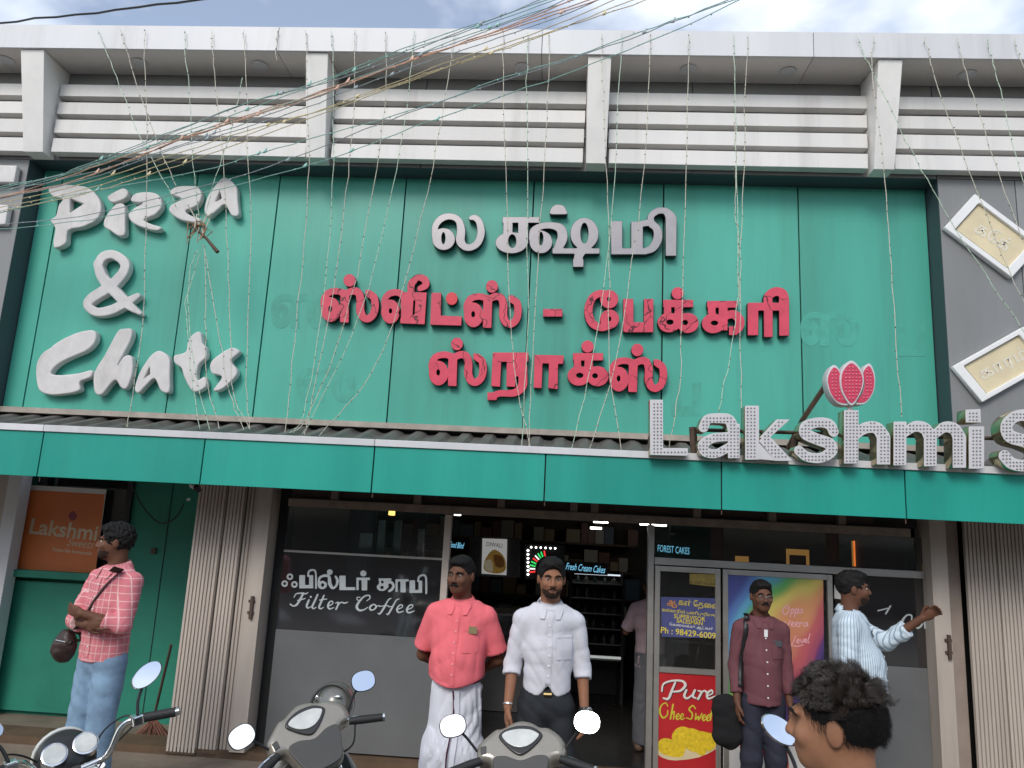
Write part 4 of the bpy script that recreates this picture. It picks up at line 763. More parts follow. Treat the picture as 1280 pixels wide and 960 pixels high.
# ================================================================ fairy light strings and cables
def wire(name, pts, Ys, r, m, label, cat, group, bulbs=.0, bm=None, seed=0):
    P = np.array(pts, float); n = len(P); Ys = np.array(Ys if hasattr(Ys, '__len__') else [Ys]*n)
    R = random.Random(seed)
    Q = crom(np.column_stack([P, Ys]), 5); W = np.array([U(x, y, Y) for x, y, Y in Q])
    W[1:-1] += np.array([[R.gauss(0, .004), R.gauss(0, .004), R.gauss(0, .002)] for _ in W[1:-1]])
    o = MB().tube(W, r, 5).build(name, m); tag(o, label, cat, group)
    if bulbs:
        mb = MB(); L = np.linalg.norm(np.diff(W, axis=0), axis=1); s = np.concatenate([[0], np.cumsum(L)]); t = R.uniform(0, bulbs)
        while t < s[-1]:
            i = min(len(W)-2, int(np.searchsorted(s, t)-1)); i = max(i, 0); p = W[i]+(W[i+1]-W[i])*((t-s[i])/max(1e-6, L[i]))
            d = np.array([R.gauss(0, 1), R.gauss(0, 1), R.gauss(0, 1)]); d = d/np.linalg.norm(d)
            mb.tube([p, p+d*.012], [.0045, .0035], 5); t += bulbs*R.uniform(.75, 1.25)
        b = mb.build('bulbs', bm, o, world=False); b['kind'] = 'stuff'
    return o
M_STR = mat('cream_wire', lin('#c6c1b0'), .5, var=.15, scale=20); M_BLB = mat('dark_bulb_holder', lin('#6d6a5c'), .4, var=.3, scale=30)
M_STR2 = mat('greenish_wire', lin('#b9cfb8'), .5, var=.15, scale=20)
Y0 = 5.585
STR = [
 [(122, 37), (131, 60), (145, 95), (177, 175), (210, 234), (222, 262)], [(150, 37), (158, 62), (172, 110), (200, 185), (220, 232)],
 [(181, 37), (181, 62), (183, 130), (184, 200), (182, 320), (176, 430), (160, 525), (157, 531)], [(231, 38), (231, 62), (237, 110), (240, 180), (245, 232), (250, 290)],
 [(265, 38), (265, 63), (270, 110), (276, 170), (280, 220), (284, 310), (288, 400), (291, 490), (312, 536)], [(305, 38), (306, 62), (308, 110), (310, 200), (314, 300), (307, 460), (312, 537)],
 [(303, 97), (290, 160), (270, 220), (252, 288)], [(347, 38), (345, 64), (346, 75)],
 [(382, 38), (384, 110), (386, 210), (380, 300), (368, 430), (356, 541)], [(414, 38), (417, 110), (416, 230), (402, 390), (380, 517), (362, 541)],
 [(444, 38), (442, 148), (432, 240), (417, 364), (386, 517), (381, 543)], [(482, 39), (482, 118), (466, 240), (429, 409), (384, 520), (366, 541)],
 [(518, 39), (511, 111), (489, 240), (451, 390), (390, 520), (378, 542)], [(568, 40), (560, 101), (534, 240), (492, 401), (455, 480), (399, 545)],
 [(629, 40), (629, 104), (633, 240), (639, 420), (648, 491), (663, 560)], [(660, 40), (659, 121), (660, 240), (659, 427), (652, 559)],
 [(686, 41), (686, 101), (678, 240), (665, 450), (661, 560)], [(753, 42), (753, 77), (757, 200), (762, 330), (762, 465), (777, 566)],
 [(777, 42), (775, 94), (762, 300), (740, 450), (714, 563)], [(813, 42), (812, 67), (802, 240), (770, 450), (736, 564)],
 [(861, 43), (860, 100), (855, 300), (852, 401), (849, 487), (836, 566)], [(917, 44), (919, 118), (921, 230), (922, 367), (912, 450), (898, 514)],
 [(935, 44), (932, 118), (929, 230), (925, 330), (926, 430), (927, 525)], [(1092, 46), (1090, 91), (1104, 202), (1112, 310), (1121, 431), (1127, 521)],
 [(1070, 45), (1082, 72), (1105, 121), (1139, 188), (1172, 249), (1211, 312), (1260, 385), (1300, 445)], [(1156, 47), (1162, 72), (1174, 114), (1206, 198), (1253, 319), (1290, 400)],
 [(1196, 48), (1203, 74), (1216, 118), (1243, 202), (1277, 296), (1300, 350)], [(1235, 48), (1240, 74), (1250, 111), (1270, 195), (1300, 290)], [(1268, 48), (1275, 74), (1300, 150)],
 [(919, 150), (920, 200), (919, 260), (923, 300), (924, 380)], [(250, 318), (241, 345), (232, 380), (234, 410), (240, 470), (250, 536)], [(256, 312), (257, 400), (258, 470), (274, 536)], [(254, 306), (262, 350), (272, 410), (287, 490), (305, 537)], [(248, 312), (238, 340), (236, 400), (247, 480), (262, 537)]]
NAMES = {0: 'string light crossing from the roof edge to the second letter of Pizza', 2: 'string light hanging straight down past the ampersand', 13: 'string light swinging widest left from the roof to the awning across the red letters', 24: 'string light slanting across the dark right edge of the board to the plaques', 23: 'single string light hanging down right of the lotus emblem', 29: 'loose doubled string light hanging above the right red letters', 30: 'string light bowed out left from the knot below Pizza', 7: 'short string light lying only across the roof edge above the first fin bay'}
ORD = ['first', 'second', 'third', 'fourth', 'fifth', 'sixth', 'seventh', 'eighth', 'ninth', 'tenth', 'eleventh', 'twelfth', 'thirteenth', 'fourteenth', 'fifteenth', 'sixteenth', 'seventeenth', 'eighteenth', 'nineteenth', 'twentieth', 'twenty first', 'twenty second', 'twenty third', 'twenty fourth', 'twenty fifth', 'twenty sixth', 'twenty seventh', 'twenty eighth', 'twenty ninth', 'thirtieth']
ROOF = sorted([i for i in range(len(STR)) if STR[i][0][1] < 60], key=lambda i: STR[i][0][0]); KNOT = [i for i in range(len(STR)) if STR[i][0][1] >= 60]
for i, s in enumerate(STR):
    yb = 5.56 if s[-1][1] > 500 else Y0; n = len(s); ys = [Y0+(yb-Y0)*k/(n-1) for k in range(n)]
    lab = NAMES.get(i, 'fairy light string hanging from the white roof edge, %s from the left' % ORD[ROOF.index(i)] if s[0][1] < 60 else 'fairy light string tied at the dark knot below Pizza, %s of its cluster' % ORD[KNOT.index(i)])
    wire('string_light', s, ys, .0029, M_STR if i % 3 else M_STR2, lab, 'string light', 'fairy light strings on the facade' if i not in NAMES else None, .085, M_BLB, i)
kn = thing('wire_knot', 'dark knotted bundle of wire with a rod under the word Pizza', 'knot', tuple(U(250, 300, 5.57)))
R_ = random.Random(3)
for k in range(5):
    MB().tube([U(250+R_.gauss(0, 8), 288+R_.gauss(0, 9), 5.57+R_.gauss(0, .02)) for _ in range(7)], .006, 5).build('wire', M_STR if k % 2 else mat('brown_wire', lin('#9a7355'), .6), kn)
MB().tube([U(244, 285, 5.57), U(258, 298, 5.56), U(272, 315, 5.55)], [.008, .012, .018], 6).build('rod', M_RUST, kn)
CAB = [('teal', [(-40, 240), (60, 222), (110, 205), (200, 170), (300, 132), (400, 102), (500, 62), (640, 15), (740, -24)]), ('orange', [(-40, 258), (60, 229), (150, 197), (250, 166), (400, 119), (480, 88), (560, 60), (680, 15), (770, -24)]),
 ('orange', [(-40, 256), (70, 233), (160, 201), (260, 160), (340, 134), (420, 110), (520, 73), (600, 48), (720, 10), (810, -24)]), ('yellow', [(-40, 262), (80, 236), (180, 206), (300, 166), (420, 132), (530, 93), (620, 65), (700, 36), (790, 0), (850, -24)]),
 ('teal', [(-40, 278), (60, 251), (130, 236), (250, 214), (330, 190), (420, 165), (540, 130), (620, 100), (700, 76), (800, 40), (900, 6), (970, -24)]), ('teal', [(-40, 290), (60, 281), (150, 268), (260, 240), (350, 217), (420, 196), (500, 166), (600, 130), (700, 95), (800, 56), (880, 22), (960, -20)]),
 ('grey', [(-40, 250), (100, 211), (220, 164), (320, 125), (430, 97), (560, 46), (660, 6), (730, -24)]), ('grey', [(-40, 247), (120, 214), (240, 176), (380, 128), (500, 78), (640, 28), (760, -24)]), ('teal', [(-40, 252), (90, 216), (210, 176), (330, 140), (450, 96), (590, 42), (700, 5), (780, -24)]),
 ('yellow', [(-40, 272), (90, 246), (200, 214), (320, 172), (440, 128), (560, 84), (680, 42), (790, 6), (870, -24)]), ('teal', [(-40, 246), (110, 208), (250, 158), (390, 108), (500, 66), (620, 26), (760, -24)]), ('grey', [(-40, 256), (100, 226), (230, 182), (350, 146), (470, 100), (580, 62), (690, 24), (800, -24)]), ('yellow', [(-40, 266), (100, 238), (230, 196), (340, 158), (460, 116), (570, 74), (690, 34), (820, -24)]), ('grey', [(-40, 284), (100, 270), (240, 236), (360, 200), (480, 152), (620, 104), (760, 58), (880, 12), (960, -24)]), ('orange', [(-40, 254), (100, 224), (200, 184), (300, 150), (430, 104), (540, 66), (660, 26), (790, -20)])]
CC = {'teal': (lin('#86b0a4'), 'green'), 'orange': (lin('#c79f89'), 'orange'), 'yellow': (lin('#c2b48c'), 'straw yellow'), 'grey': (lin('#8d979a'), 'grey')}
RANK = sorted(range(len(CAB)), key=lambda i: np.interp(300, [q[0] for q in CAB[i][1]], [q[1] for q in CAB[i][1]]))
for i, (c, s) in enumerate(CAB):
    col, nm = CC[c]; ys = [5.5-1.25*max(0, x)/900 for x, y in s]
    wo = wire('overhead_string_light', s, ys, .0032 if c != 'orange' else .0042, mat(c+'_cable', col, .5, var=.2, scale=15), 'thin %s light cable slanting across the louvres, %s from the top of the bundle' % (nm, ORD[RANK.index(i)]), 'cable', 'cables slanting across the parapet', .16, mat(c+'_bulb', tuple(min(1, v*1.3+.05) for v in col), .5, var=.3, scale=40), 100+i)
    R_ = random.Random(11+i)
    for k in range(3):
        j = R_.randrange(1, len(s)-2); x, y = s[j]; f_ = R_.random(); x += (s[j+1][0]-x)*f_; y += (s[j+1][1]-y)*f_
        p = U(x, y, 5.49-1.25*max(0, x)/900)
        MB().tube([p-np.array([.014, 0, .008]), p, p+np.array([.012, .0, .018+R_.uniform(0, .02)])], [.006, .011, .004], 6).build('joint', MATS[c+'_bulb'], wo, world=False)
wire('power_cable', [(-60, 36), (0, 28), (120, 15), (245, 0), (340, -14)], [5.2, 5, 4.6, 4.2, 4.0], .008, M_BLACK, 'single dark power cable against the sky at the top left', 'cable', None)
# ================================================================ implicit surfaces (bodies, clothes, cowls)
class SD:
    def __init__(s, lo, hi, res, noise=None):
        s.ax = [np.arange(a, b+res, res) for a, b in zip(lo, hi)]; s.res = res; s.F = np.full([len(a) for a in s.ax], 1.0, np.float32)
    def sub(s, lo, hi):
        sl = []
        for a, l, h in zip(s.ax, lo, hi):
            i0 = max(0, int(np.searchsorted(a, l))-1); i1 = min(len(a), int(np.searchsorted(a, h))+2); sl.append(slice(i0, max(i1, i0)))
        sl = tuple(sl); g = np.meshgrid(*[a[q] for a, q in zip(s.ax, sl)], indexing='ij'); return sl, g
    def blend(s, sl, D, k, op):
        D = D.astype(np.float32); F = s.F[sl]
        if op == '+':
            if k > 0: h = np.clip(.5+.5*(F-D)/k, 0, 1); r = F*(1-h)+D*h-k*h*(1-h)
            else: r = np.minimum(F, D)
        else:
            if k > 0: h = np.clip(.5-.5*(F+D)/k, 0, 1); r = F*(1-h)-D*h+k*h*(1-h)
            else: r = np.maximum(F, -D)
        s.F[sl] = r
    def cone(s, a, b, ra, rb, k=.02, op='+', flat=False, sq=(1, 1, 1)):
        a = np.array(a, float); b = np.array(b, float); m = max(ra, rb)+max(k, .0)*1.2+.03
        sl, g = s.sub(np.minimum(a, b)-m, np.maximum(a, b)+m)
        if 0 in g[0].shape: return s
        d = b-a; L = d@d+1e-9; p = [g[i]-a[i] for i in range(3)]
        t = (p[0]*d[0]+p[1]*d[1]+p[2]*d[2])/L; tc = np.clip(t, 0, 1)
        D = np.sqrt(((p[0]-tc*d[0])*sq[0])**2+((p[1]-tc*d[1])*sq[1])**2+((p[2]-tc*d[2])*sq[2])**2)-(ra+(rb-ra)*tc)
        if flat: D = np.maximum(D, (t-1)*math.sqrt(L))
        s.blend(sl, D, k, op); return s
    def ell(s, c, r, k=.02, op='+', R=None):
        c = np.array(c, float); r = np.array(r, float); m = r.max()+k*1.2+.03; sl, g = s.sub(c-m, c+m)
        if 0 in g[0].shape: return s
        p = [g[i]-c[i] for i in range(3)]
        if R is not None: p = [p[0]*R[0, i]+p[1]*R[1, i]+p[2]*R[2, i] for i in range(3)]
        k0 = np.sqrt(sum((p[i]/r[i])**2 for i in range(3))); k1 = np.sqrt(sum((p[i]/r[i]**2)**2 for i in range(3)))+1e-9
        s.blend(sl, np.clip(k0*(k0-1)/k1, -.5, 1), k, op); return s
    def clip(s, fn):                       # keep where fn(x, y, z) < 0
        g = np.meshgrid(*s.ax, indexing='ij', sparse=True); s.F = np.maximum(s.F, (fn(*g)).astype(np.float32)); return s
    def wrinkle(s, amp, wl, seed=0, n=7, dirs=None):
        r = np.random.default_rng(seed); g = np.meshgrid(*s.ax, indexing='ij', sparse=True); W = 0
        for i in range(n):
            v = r.normal(size=3) if dirs is None else np.array(dirs[i % len(dirs)])+r.normal(size=3)*.35
            v = v/np.linalg.norm(v)*2*math.pi/(wl*r.uniform(.6, 1.7)); ph = r.uniform(0, 6.28); v2 = r.normal(size=3); v2 = v2/np.linalg.norm(v2)*2*math.pi/(wl*3)
            W = W+np.sin(v[0]*g[0]+v[1]*g[1]+v[2]*g[2]+ph+1.5*np.sin(v2[0]*g[0]+v2[1]*g[1]+v2[2]*g[2]))
        s.F = s.F+(amp/math.sqrt(n)*W).astype(np.float32); return s
    def folds(s, amp, wl, seed, dirs):       # a few long soft creases
        r = np.random.default_rng(seed); g = np.meshgrid(*s.ax, indexing='ij', sparse=True); W = 0
        for d0 in dirs:
            v = np.array(d0)+r.normal(size=3)*.12; v = v/np.linalg.norm(v)*2*math.pi/(wl*r.uniform(.8, 1.3)); v2 = r.normal(size=3); v2 = v2/np.linalg.norm(v2)*2*math.pi/(wl*2.2); v3 = r.normal(size=3); v3 = v3/np.linalg.norm(v3)*2*math.pi/(wl*3.5)
            q = np.sin(v[0]*g[0]+v[1]*g[1]+v[2]*g[2]+1.6*np.sin(v2[0]*g[0]+v2[1]*g[1]+v2[2]*g[2])); env = .5+.5*np.sin(v3[0]*g[0]+v3[1]*g[1]+v3[2]*g[2]+r.uniform(0, 6.28))
            W = W+env*(1-2*np.abs(q)**.8)
        s.F = s.F+(amp*W).astype(np.float32); return s
    def mesh(s, name, m, parent=None, label=None):
        F = s.F; S = F < 0
        c = [S[:-1, :-1, :-1], S[1:, :-1, :-1], S[:-1, 1:, :-1], S[1:, 1:, :-1], S[:-1, :-1, 1:], S[1:, :-1, 1:], S[:-1, 1:, 1:], S[1:, 1:, 1:]]
        allv = c[0] & c[1] & c[2] & c[3] & c[4] & c[5] & c[6] & c[7]; anyv = c[0] | c[1] | c[2] | c[3] | c[4] | c[5] | c[6] | c[7]
        I = np.argwhere(anyv & ~allv); n = len(I); idx = np.full(allv.shape, -1, np.int32); idx[I[:, 0], I[:, 1], I[:, 2]] = np.arange(n)
        off = np.array([(0, 0, 0), (1, 0, 0), (0, 1, 0), (1, 1, 0), (0, 0, 1), (1, 0, 1), (0, 1, 1), (1, 1, 1)])
        V = np.stack([F[I[:, 0]+o[0], I[:, 1]+o[1], I[:, 2]+o[2]] for o in off], 1)
        acc = np.zeros((n, 3)); cnt = np.zeros(n)
        for a, b in ((0, 1), (2, 3), (4, 5), (6, 7), (0, 2), (1, 3), (4, 6), (5, 7), (0, 4), (1, 5), (2, 6), (3, 7)):
            va, vb = V[:, a], V[:, b]; mk_ = (va < 0) != (vb < 0); t = np.where(mk_, va/np.where(mk_, va-vb, 1), 0)
            acc += np.where(mk_[:, None], off[a]+(off[b]-off[a])*t[:, None], 0); cnt += mk_
        P = (I+acc/np.maximum(cnt, 1)[:, None])*s.res+np.array([a[0] for a in s.ax])
        fs = []
        for d in range(3):
            u_, v_ = (d+1) % 3, (d+2) % 3; sa = [slice(None)]*3; sb_ = [slice(None)]*3; sa[d] = slice(0, -1); sb_[d] = slice(1, None)
            ch = S[tuple(sa)] != S[tuple(sb_)]; E_ = np.argwhere(ch); E_ = E_[(E_[:, u_] > 0) & (E_[:, v_] > 0) & (E_[:, u_] < S.shape[u_]-1) & (E_[:, v_] < S.shape[v_]-1)]
            ins = S[tuple(E_.T)]; eu = np.zeros(3, int); eu[u_] = 1; ev = np.zeros(3, int); ev[v_] = 1
            q = np.stack([idx[tuple((E_-eu-ev).T)], idx[tuple((E_-ev).T)], idx[tuple(E_.T)], idx[tuple((E_-eu).T)]], 1)
            q[~ins] = q[~ins][:, ::-1]; fs.append(q)
        fs = np.concatenate(fs); fs = fs[(fs >= 0).all(1)]
        me = bpy.data.meshes.new(name); me.vertices.add(n); me.vertices.foreach_set('co', P.astype(np.float32).ravel())
        me.loops.add(len(fs)*4); me.loops.foreach_set('vertex_index', fs.ravel().astype(np.int32)); me.polygons.add(len(fs)); me.polygons.foreach_set('loop_start', np.arange(len(fs), dtype=np.int32)*4); me.polygons.foreach_set('loop_total', np.full(len(fs), 4, np.int32))
        me.polygons.foreach_set('use_smooth', np.ones(len(fs), bool)); me.update(calc_edges=True); me.validate()
        return mko(name, me, m, parent, world=False, label=label)
    def at(s, p):                           # trilinear-ish lookup
        i = [min(len(a)-1, max(0, int(round((v-a[0])/s.res)))) for v, a in zip(p, s.ax)]; return s.F[i[0], i[1], i[2]]
    def front(s, x, z, y0=-.4, y1=.2):      # first surface hit walking in +y
        ix = min(len(s.ax[0])-1, max(0, int(round((x-s.ax[0][0])/s.res)))); iz = min(len(s.ax[2])-1, max(0, int(round((z-s.ax[2][0])/s.res))))
        col = s.F[ix, :, iz]; k = np.argmax(col < 0)
        if col[k] >= 0: return None
        if k == 0: return s.ax[1][0]
        return s.ax[1][k-1]+s.res*col[k-1]/(col[k-1]-col[k])
def patch(sd, name, pts, m, parent, off=.003, n=4, label=None):
    """thin sheet laid on the front of an implicit surface; pts: rows of (x, z)"""
    rows = len(pts); cols = len(pts[0]); v = []; last = -.1
    for r in pts:
        for x, z in r:
            y = sd.front(x, z); y = last if y is None else y; last = y; v.append((x, y-off, z))
    return mk(name, v, [(i*cols+j, i*cols+j+1, (i+1)*cols+j+1, (i+1)*cols+j) for i in range(rows-1) for j in range(cols-1)], m, parent, True, world=False, label=label)
# ================================================================ people
def skin(name, c): return mat(name, c, .6, var=.12, scale=18., spec=.25, sss=.08, bump=.05, bscale=180)
SK_M = skin('brown_skin', (.27, .125, .07)); SK_D = skin('dark_brown_skin', (.135, .060, .036)); SK_L = skin('warm_brown_skin', (.31, .15, .085))
M_HAIR = mat('black_hair', (.010, .009, .009), .6, var=.3, scale=60., bump=.6, bscale=220, spec=.2); M_EYE = mat('eye_white', (.42, .38, .34), .25, var=.02); M_IRIS = mat('dark_iris', (.012, .008, .006), .15); M_LIP = mat('lip', (.16, .06, .05), .45)
def cloth(name, c, var=.06, rough=.85, bump=.25, bscale=260.): return mat(name, c, rough, var=var, scale=5., bump=bump, bscale=bscale, spec=.2)
def rotm(yaw, pitch=0, roll=0): return np.array(Matrix.Rotation(yaw, 3, 'Z') @ Matrix.Rotation(pitch, 3, 'X') @ Matrix.Rotation(roll, 3, 'Y'))
def bend(n, k=0): return n
def person(label, loc, facing, h=1.7, skin_m=SK_M, head=(0, 0, 0), arms=None, build=1.0, belly=0., res=.0052, hair=None, legs=None, hair_r=1.0, beard=0, eye_y=-.0755):
    """local frame: feet at the origin, front towards -Y, the person's left hand at +X"""
    s = h/1.72; T = thing('person', label, 'person', loc, facing)
    A = arms; bw = build
    S3 = SD((-.62*s, -.62*s, -.01), (.62*s, .34*s, h+.03), res*1.0)
    P = lambda x, y, z: np.array([x*s, y*s, z*s])
    HC = P(0, -.012, 1.611); R = rotm(*head); pv = P(0, .02, 1.50)
    hs = s*.95
    def Hd(x, y, z): return pv+R @ (HC-pv+np.array([x, y, z])*hs)
    # torso, neck, legs (under the clothes)
    S3.cone(P(0, .02, 1.30), P(0, .02, 1.0), .085*s*bw, .085*s*bw, 0); S3.cone(P(-.13, .025, 1.375), P(.13, .025, 1.375), .035*s, .035*s, .03)
    S3.cone(P(0, .025, 1.38), Hd(0, .03, -.05), .056*s, .054*s, .02)
    for sx in (-1, 1):
        lg = (legs or {}).get(sx, [(sx*.095, .01, .92), (sx*.10, -.01, .49), (sx*.105, .03, .09)])
        S3.cone(P(lg[0][0]*.8, lg[0][1], lg[0][2]-.04), P(*lg[1]), .055*s, .045*s, .03); S3.cone(P(*lg[1]), P(*lg[2]), .05*s, .035*s, .02)
        f = P(*lg[2]); S3.cone(f+P(0, .02, -.05), f+P(sx*.02, -.15, -.062), .034*s, .028*s, .03)
    # head
    S3.ell(Hd(0, .02, .018), np.array([.076, .096, .094])*hs, .02, R=R); S3.ell(Hd(0, -.022, -.045), np.array([.062, .07, .072])*hs, .035, R=R)
    S3.ell(Hd(0, -.058, -.088), np.array([.030, .026, .024])*hs, .03, R=R)                                   # chin
    for sx in (-1, 1):
        S3.ell(Hd(sx*.038, -.068, -.028), np.array([.022, .018, .02])*hs, .02, R=R)                           # cheek
        S3.cone(Hd(sx*.012, -.085, .022), Hd(sx*.044, -.074, .024), .010*hs, .008*hs, .014)                     # brow
        S3.ell(Hd(sx*.031, -.091, .004), np.array([.015, .009, .0062])*hs, .010, '-', R=R)                      # eye socket
        S3.ell(Hd(sx*.079, .014, -.012), np.array([.009, .020, .031])*hs, .006, R=R)                           # ear
        S3.ell(Hd(sx*.013, -.092, -.034), np.array([.009, .010, .008])*hs, .006, R=R)
    S3.cone(Hd(0, -.084, .012), Hd(0, -.104, -.028), .009*hs, .0125*hs, .010)                                   # nose
    S3.ell(Hd(0, -.086, -.058), np.array([.024, .010, .006])*hs, .006, R=R); S3.ell(Hd(0, -.084, -.070), np.array([.020, .010, .007])*hs, .006, R=R)
    # arms and hands
    for sx in (-1, 1):
        a = A[sx]; sh_, el, wr = P(*a['s']), P(*a['e']), P(*a['w'])
        S3.cone(sh_, el, .038*s, .036*s, .02); S3.cone(el, wr, .036*s, .0245*s, .012)
        fd = np.array(a['f'], float); fd /= np.linalg.norm(fd); pn = np.array(a['p'], float); pn -= fd*(pn@fd); pn /= np.linalg.norm(pn); sd_ = np.cross(fd, pn)*a.get('t', 1)   # fingers, palm normal, thumb side
        pal = np.stack([sd_, pn, fd], 1)
        S3.ell(wr+fd*.045*s, np.array([.038, .017, .052])*s, .012, R=pal)
        cu = a.get('curl', .5)
        for k, (u_, L_) in enumerate(((.027, .070), (.009, .078), (-.009, .072), (-.026, .058))):
            b0 = wr+(fd*.08+sd_*u_)*s; d1 = fd*math.cos(cu*.6)+pn*math.sin(cu*.6)+sd_*u_*1.5; b1 = b0+d1*L_*.52*s; d2 = fd*math.cos(cu*1.7)+pn*math.sin(cu*1.7); b2 = b1+d2*L_*.48*s
            S3.cone(b0, b1, .0092*s, .0085*s, .004); S3.cone(b1, b2, .0085*s, .0070*s, .004)
        t0 = wr+(fd*.025+sd_*.026)*s; t1 = t0+(fd*.030+sd_*.022+pn*.008)*s; t2 = t1+(fd*.030+sd_*.004+pn*.012)*s
        S3.cone(t0, t1, .0125*s, .0105*s, .008); S3.cone(t1, t2, .0105*s, .008*s, .004)
    body = S3.mesh('body', skin_m, T)
    for sx in (-1, 1):
        c = Hd(sx*.031, eye_y, .002); e = MB().sphere((0, 0, 0), .0095*hs, 12, 8).build('eye', M_EYE, T, True, world=False); e.location = c
        q = MB().sphere((0, 0, 0), .0066*hs, 8, 6).build('iris', M_IRIS, e, True, world=False); q.location = R @ np.array([0, -.0052*hs, 0])
        pts = [Hd(sx*.012, -.0955, .020), Hd(sx*.026, -.0945, .0265), Hd(sx*.040, -.087, .025), Hd(sx*.052, -.075, .017)]
        MB().tube(pts, [.0028*hs, .0046*hs, .004*hs, .0018*hs], 6).build('eyebrow', M_HAIR, T, True, world=False)
    MB().tube([Hd(-.022, -.088, -.0635), Hd(0, -.0965, -.0635), Hd(.022, -.088, -.0635)], [.0015, .0045*hs, .0015], 6).build('mouth', M_LIP, T, True, world=False)
    info = dict(T=T, s=s, P=P, Hd=Hd, R=R, body=S3, h=h)
    if hair is not None:
        Hs = SD(Hd(0, 0, 0)-.17*hs, Hd(0, 0, 0)+.17*hs, .004); q = hair_r
        Hs.ell(Hd(0, .024, .026), np.array([.083*q, .101*q, .098*q])*hs, 0, R=R); Hs.ell(Hd(0, -.03, .085+.01*(q-1)*10), np.array([.062, .055, .028*q])*hs, .03, R=R)
        Hs.ell(Hd(0, -.105, -.02), np.array([.086, .078, .092])*hs, .012, '-', R=R)
        for sx in (-1, 1): Hs.ell(Hd(sx*.085, -.06, -.04), np.array([.03, .055, .06])*hs, .01, '-', R=R); Hs.ell(Hd(sx*.09, .014, -.03), np.array([.03, .028, .048])*hs, .006, '-', R=R)
        Hs.ell(Hd(0, .02, -.13), np.array([.12, .13, .075])*hs, .01, '-', R=R)
        Hs.wrinkle(hair.get('amp', .003), hair.get('wl', .018), hair.get('seed', 1), 9); Hs.mesh('hair', hair.get('m', M_HAIR), T)
    if beard:
        Bs = SD(Hd(0, 0, 0)-.16*hs, Hd(0, 0, 0)+.16*hs, .004)
        Bs.ell(Hd(0, -.022, -.046), np.array([.0630, .0712, .0732])*hs, 0, R=R); Bs.ell(Hd(0, -.058, -.088), np.array([.031, .0272, .0252])*hs, .03, R=R)
        Bs.ell(Hd(0, -.085, -.012), np.array([.055, .06, .042])*hs, .01, '-', R=R); Bs.ell(Hd(0, .03, .02), np.array([.14, .06, .12])*hs, .01, '-', R=R)
        Bs.ell(Hd(0, -.098, -.064), np.array([.021, .02, .012])*hs, .004, '-', R=R); Bs.ell(Hd(0, -.02, -.16), np.array([.1, .1, .045])*hs, .01, '-', R=R)
        for sx in (-1, 1): Bs.ell(Hd(sx*.06, -.06, -.03), np.array([.03, .04, .022])*hs, .008, '-', R=R)
        Bs.wrinkle(.0016, .010, 3); Bs.mesh('beard', mat('dark_stubble', (.032, .020, .015), .7, var=.3, scale=60, spec=.15), T)
    return info
def moustache(I, w_=.026, th=.0065):
    Hd, s = I['Hd'], I['s']; MB().tube([Hd(-w_, -.086, -.060), Hd(-w_*.5, -.096, -.0525), Hd(0, -.1005, -.0505), Hd(w_*.5, -.096, -.0525), Hd(w_, -.086, -.060)], [.002, th*s, th*.9*s, th*s, .002], 8).build('moustache', M_HAIR, I['T'], True, world=False)
def shirt(I, arms, m, hem=.82, slv=1.0, sleeve_r=(.075, .066), flare=.0, belly=0., bw=1., seed=1, hemfn=None, forearm=None, res=.008, amp=.0024, cuff=None):
    P, s, T = I['P'], I['s'], I['T']; S = SD((-.60*s, -.5*s, .70*s), (.60*s, .32*s, 1.53*s), res)
    S.ell(P(0, .012, 1.27), np.array([.158*bw, .112*bw, .19])*s, 0); S.cone(P(-.12*bw, .022, 1.365), P(.12*bw, .022, 1.365), .056*s, .056*s, .06)
    S.cone(P(0, .025, 1.39), P(0, .028, 1.465), .10*s, .064*s, .05)
    for sx in (-1, 1): S.cone(P(sx*.03, .026, 1.425), P(sx*.145*bw, .022, 1.378), .052*s, .046*s, .04)
    for sx in (-1, 1):
        S.cone(P(sx*.045*bw, .005, 1.2), P(sx*(.045*bw+flare*.3), .01, .74), .102*s*bw, (.104*bw+flare)*s, .05)
    if belly: S.cone(P(0, -.012-belly*.5, 1.12), P(0, -.008-belly*.4, .80), (.100+belly*.5)*s*bw, (.108+belly*.5)*s*bw, .06)
    for sx in (-1, 1):
        a = arms[sx]; sh_, el, wr = P(*a['s']), P(*a['e']), P(*a['w'])
        end = sh_+(el-sh_)*slv if not forearm else el
        S.cone(sh_, end, sleeve_r[0]*s, sleeve_r[1]*s, .022, flat=not forearm)
        if forearm:
            S.cone(el, el+(wr-el)*forearm, sleeve_r[1]*s, sleeve_r[1]*.86*s, .015, flat=True)
            if cuff: c0 = el+(wr-el)*(forearm-.22); S.cone(c0, el+(wr-el)*(forearm+.02), sleeve_r[1]*1.0*s, sleeve_r[1]*1.02*s, .003, flat=True)
    S.folds(amp*s, .17, seed, [(.9, .2, .35), (-.9, .2, .35), (.35, .1, .9)]); S.folds(amp*.35*s, .07, seed+9, [(.8, .2, .5), (-.8, .2, .5)])
    S.clip(lambda x, y, z: (hemfn(x/s, y/s)*s if hemfn else hem*s+0*x)-z); S.clip(lambda x, y, z: z-1.462*s+0*x)
    S.cone(P(0, -.055, 1.475), P(0, -.13, 1.405), .034*s, .010*s, .004, '-')                                   # neck opening
    o = S.mesh('shirt', m, T); I['shirt'] = S; return o
